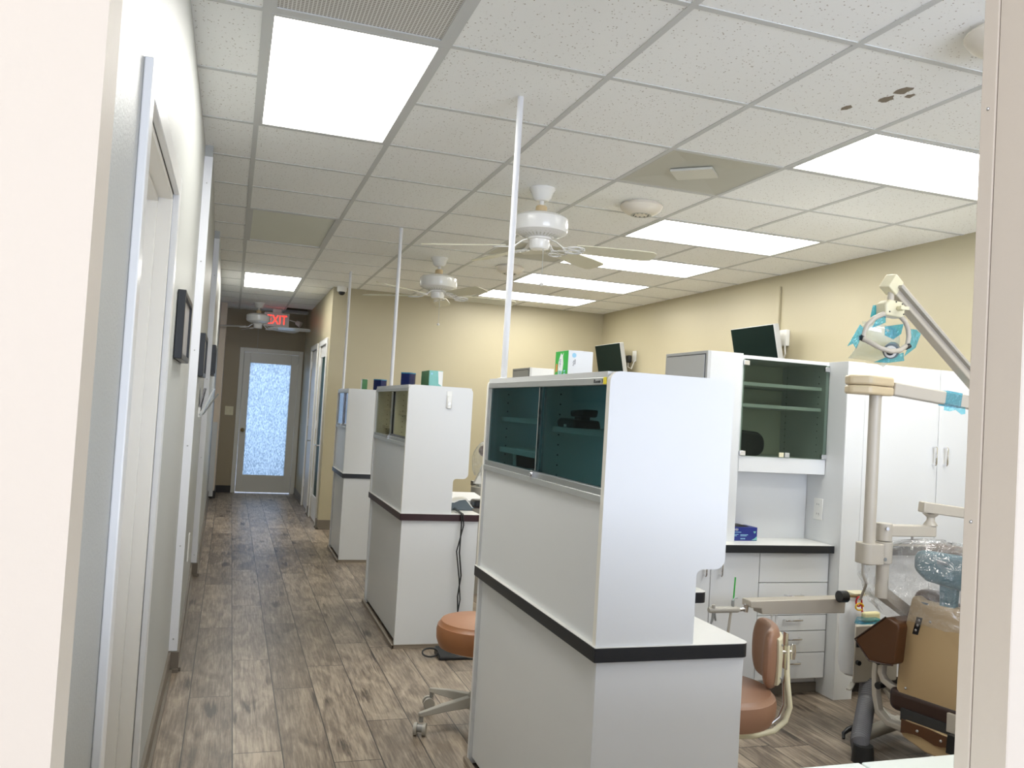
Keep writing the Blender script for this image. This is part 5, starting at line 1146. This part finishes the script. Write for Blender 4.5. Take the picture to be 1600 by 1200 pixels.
# instrument arm, handpiece bar and hoses
ia = thing('instrument_arm', (2.802, 3.300, 0.573), 'flat beige instrument arm crossing in front of the drawers', 'arm')
P('arm_body', M_taupeM, ia, lambda q: q.prism([(2.279, 3.300, 0.600), (2.800, 3.300, 0.606), (2.797, 3.300, 0.537), (2.343, 3.300, 0.539), (2.338, 3.300, 0.565), (2.281, 3.300, 0.569)], (0, 0.07, 0)), 0.004)
P('coupling', M_chrome, ia, lambda q: (q.cyl((2.225, 3.320, 0.556), (2.271, 3.320, 0.561), 0.008, n=12), q.cyl((2.270, 3.320, 0.579), (2.269, 3.320, 0.547), 0.011, n=12), q.cyl((2.264, 3.320, 0.579), (2.301, 3.320, 0.575), 0.005, n=8)))
P('drain_tube', M_white, ia, lambda q: (q.cyl((2.416, 3.330, 0.528), (2.418, 3.330, 0.496), 0.006, n=8), q.cyl((2.441, 3.330, 0.527), (2.443, 3.330, 0.486), 0.006, n=8)))
hb = P('handpiece_bar', M_greyM, ia, lambda q: (q.tube([(2.064, 3.300, 0.564), (2.073, 3.300, 0.564), (2.211, 3.300, 0.564), (2.221, 3.300, 0.564)], [0.010, 0.014, 0.014, 0.010], 14), q.cyl((2.083, 3.290, 0.574), (2.082, 3.290, 0.588), 0.008, n=10)))
P('hose', M_taupeM, hb, lambda q: q.tube([(2.185, 3.310, 0.548), (2.181, 3.310, 0.511), (2.177, 3.310, 0.469), (2.178, 3.320, 0.395), (2.183, 3.340, 0.246)], 0.006, 8))
P('nozzle', M_alud, hb, lambda q: (q.tube([(2.097, 3.310, 0.547), (2.092, 3.310, 0.518), (2.084, 3.310, 0.496)], [0.008, 0.006, 0.004], 8), q.tube([(2.103, 3.310, 0.547), (2.109, 3.310, 0.513)], [0.004, 0.005], 8)))
sy_ = P('syringe', M_alud, hb, lambda q: (q.cyl((2.187, 3.300, 0.576), (2.186, 3.300, 0.604), 0.007, n=10), q.tube([(2.186, 3.300, 0.604), (2.192, 3.300, 0.616), (2.208, 3.300, 0.616)], 0.004, 8)))
P('syringe_tip', M_green, sy_, lambda q: q.tube([(2.189, 3.300, 0.604), (2.193, 3.300, 0.707)], 0.0035, 8))
# water bottle with bracket
wb = thing('water_bottle', (2.921, 3.380, 0.234), 'milky white water bottle hanging at the end of the instrument arm', 'bottle')
wc = Vector((2.913, 3.380, 0.388)); zb = Vector((2.922, 3.380, 0.222)).z; zt = Vector((2.900, 3.380, 0.608)).z
P('bottle', M_bottle, wb, lambda q: q.lathe([(0.0, zb), (0.026, zb), (0.046, zb+0.013), (0.058, zb+0.055), (0.060, zb+0.285), (0.055, zb+0.312), (0.037, zb+0.345), (0.028, zb+0.356), (0.028, zt), (0.0, zt)], (wc.x, wc.y, 0), 36))
P('bracket', M_creamp, wb, lambda q: q.box((wc.x-0.036, wc.y-0.045, zt), (wc.x+0.06, wc.y+0.03, zt+0.012)), 0.002)
P('valve_knob', M_blackp, wb, lambda q: q.cyl((2.734, 3.270, 0.622), (2.774, 3.270, 0.622), 0.027, n=22)); P('valve_stem', M_brass, wb, lambda q: q.tube([(2.770, 3.270, 0.622), (2.800, 3.280, 0.622), (wc.x-0.015, wc.y-0.06, zt+0.004), (wc.x-0.005, wc.y-0.02, zt+0.004)], 0.007, 10))
rc = Vector((2.874, 3.300, 0.590)); yc = Vector((2.875, 3.295, 0.567))
P('red_tube', M_red, wb, lambda q: q.tube([(rc.x+0.016*math.cos(a_), rc.y, rc.z+0.022*math.sin(a_)) for a_ in [2*PI*k/14 for k in range(15)]] + [(rc.x+0.022, rc.y, rc.z-0.05), (wc.x+0.045, wc.y-0.02, rc.z-0.06)], 0.004, 8))
P('yellow_tube', M_yellow, wb, lambda q: q.tube([(yc.x+0.022*math.cos(a_), yc.y, yc.z+0.016*math.sin(a_)) for a_ in [2*PI*k/14 for k in range(13)]], 0.004, 8))
# blue glove-like film and pad lying on the control box
o = P('blue_wrap', G_blue, None, lambda q: q.prism([(ux0+a_, b_, uz1+0.001) for a_, b_ in ((0.02, 3.25), (0.05, 3.228), (0.15, 3.235), (0.15, 3.28), (0.06, 3.29))], (0.01, 0, 0.022)), 0.004); tag(o, 'crumpled blue film lying on top of the beige dental unit', 'film')
o = P('cream_pad', mat('pale_yellow_pad', (0.72, 0.66, 0.38), 0.5), None, lambda q: q.prism([(ux0+a_, b_, uz1+0.001) for a_, b_ in ((0.09, 3.262), (0.19, 3.27), (0.19, 3.30), (0.09, 3.292))], (0, 0, 0.045)), 0.01); tag(o, 'pale yellow pad lying on the dental unit behind the blue film', 'pad')
# corrugated hose
hp = [Vector((2.910, 3.255, 0.238)), Vector((2.856, 3.200, 0.161)), Vector((2.754, 3.100, 0.115)), Vector((2.650, 3.000, 0.068)), V(2.625, 2.955, 0.03)]
def corr(q):
    pts = []; N = 90
    for k in range(N+1):
        t = k/N*(len(hp)-1); i = min(int(t), len(hp)-2); pts.append(hp[i].lerp(hp[i+1], t-i))
    q.tube(pts, [0.036+0.003*(k % 2) for k in range(N+1)], 18)
hs = P('suction_hose', M_hose, None, corr); tag(hs, 'grey corrugated hose running from the dental unit to the floor', 'hose')
bxh = P('floor_cuff', M_blackp, hs, lambda q: q.lathe([(0, 0), (0.046, 0), (0.044, 0.05), (0.040, 0.07), (0, 0.07)], (2.63, 2.955, 0), 22))
ft = thing('foot_bar', (2.848, 3.190, 0.020), 'grey tubular foot bar on the floor beside the corrugated hose', 'foot bar')
P('tube', M_greyM, ft, lambda q: q.tube([(2.765, 3.124, 0.030), (2.887, 3.144, 0.055), (3.035, 3.187, 0.060)], [0.024, 0.030, 0.030], 14))
P('hook', M_blackp, ft, lambda q: q.tube([(2.840, 3.212, 0.050), (2.751, 3.191, 0.040), (2.726, 3.189, 0.025), (2.716, 3.175, 0.008)], [0.014, 0.012, 0.009, 0.006], 10))

# ================================================================ WRAPPED EQUIPMENT IN THE MIDDLE BAY
c2 = Vector((1.902, 6.300, 0.802)); cz = c2.z
eq = thing('wrapped_console', (c2.x, c2.y, 0), 'grey round console with plastic wrapped top, seen past the middle hutch', 'dental unit')
P('column', M_greyM, eq, lambda q: q.lathe([(0, 0), (0.12, 0), (0.12, cz-0.16), (0.105, cz-0.15), (0.105, cz-0.005), (0.095, cz), (0, cz)], (c2.x, c2.y, 0), 36))
P('tray', M_alud, eq, lambda q: q.box((c2.x-0.06, c2.y-0.05, cz), (c2.x+0.09, c2.y+0.05, cz+0.012)), 0.004)
P('lamp_body', M_white, eq, lambda q: (q.ell((c2.x+0.005, c2.y, cz+0.10), 0.055, 0.05, 0.085, 18, 12), q.prism([(c2.x-0.09, c2.y-0.02, cz+0.02), (c2.x-0.02, c2.y-0.02, cz+0.16), (c2.x+0.02, c2.y-0.02, cz+0.02)], (0, 0.04, 0))))
P('brown_cap', M_brown, eq, lambda q: q.ell((c2.x-0.005, c2.y, cz+0.275), 0.06, 0.05, 0.05, 16, 10))
P('stalk', M_greyM, eq, lambda q: q.cyl((c2.x, c2.y, cz+0.17), (c2.x, c2.y, cz+0.24), 0.015, n=12))
P('plastic_wrap', G_clear, eq, lambda q: crumple(q, V(c2.x-0.01, c2.y, cz+0.18), 0.085, 0.08, 0.16, 0, 7.0, 0.3))
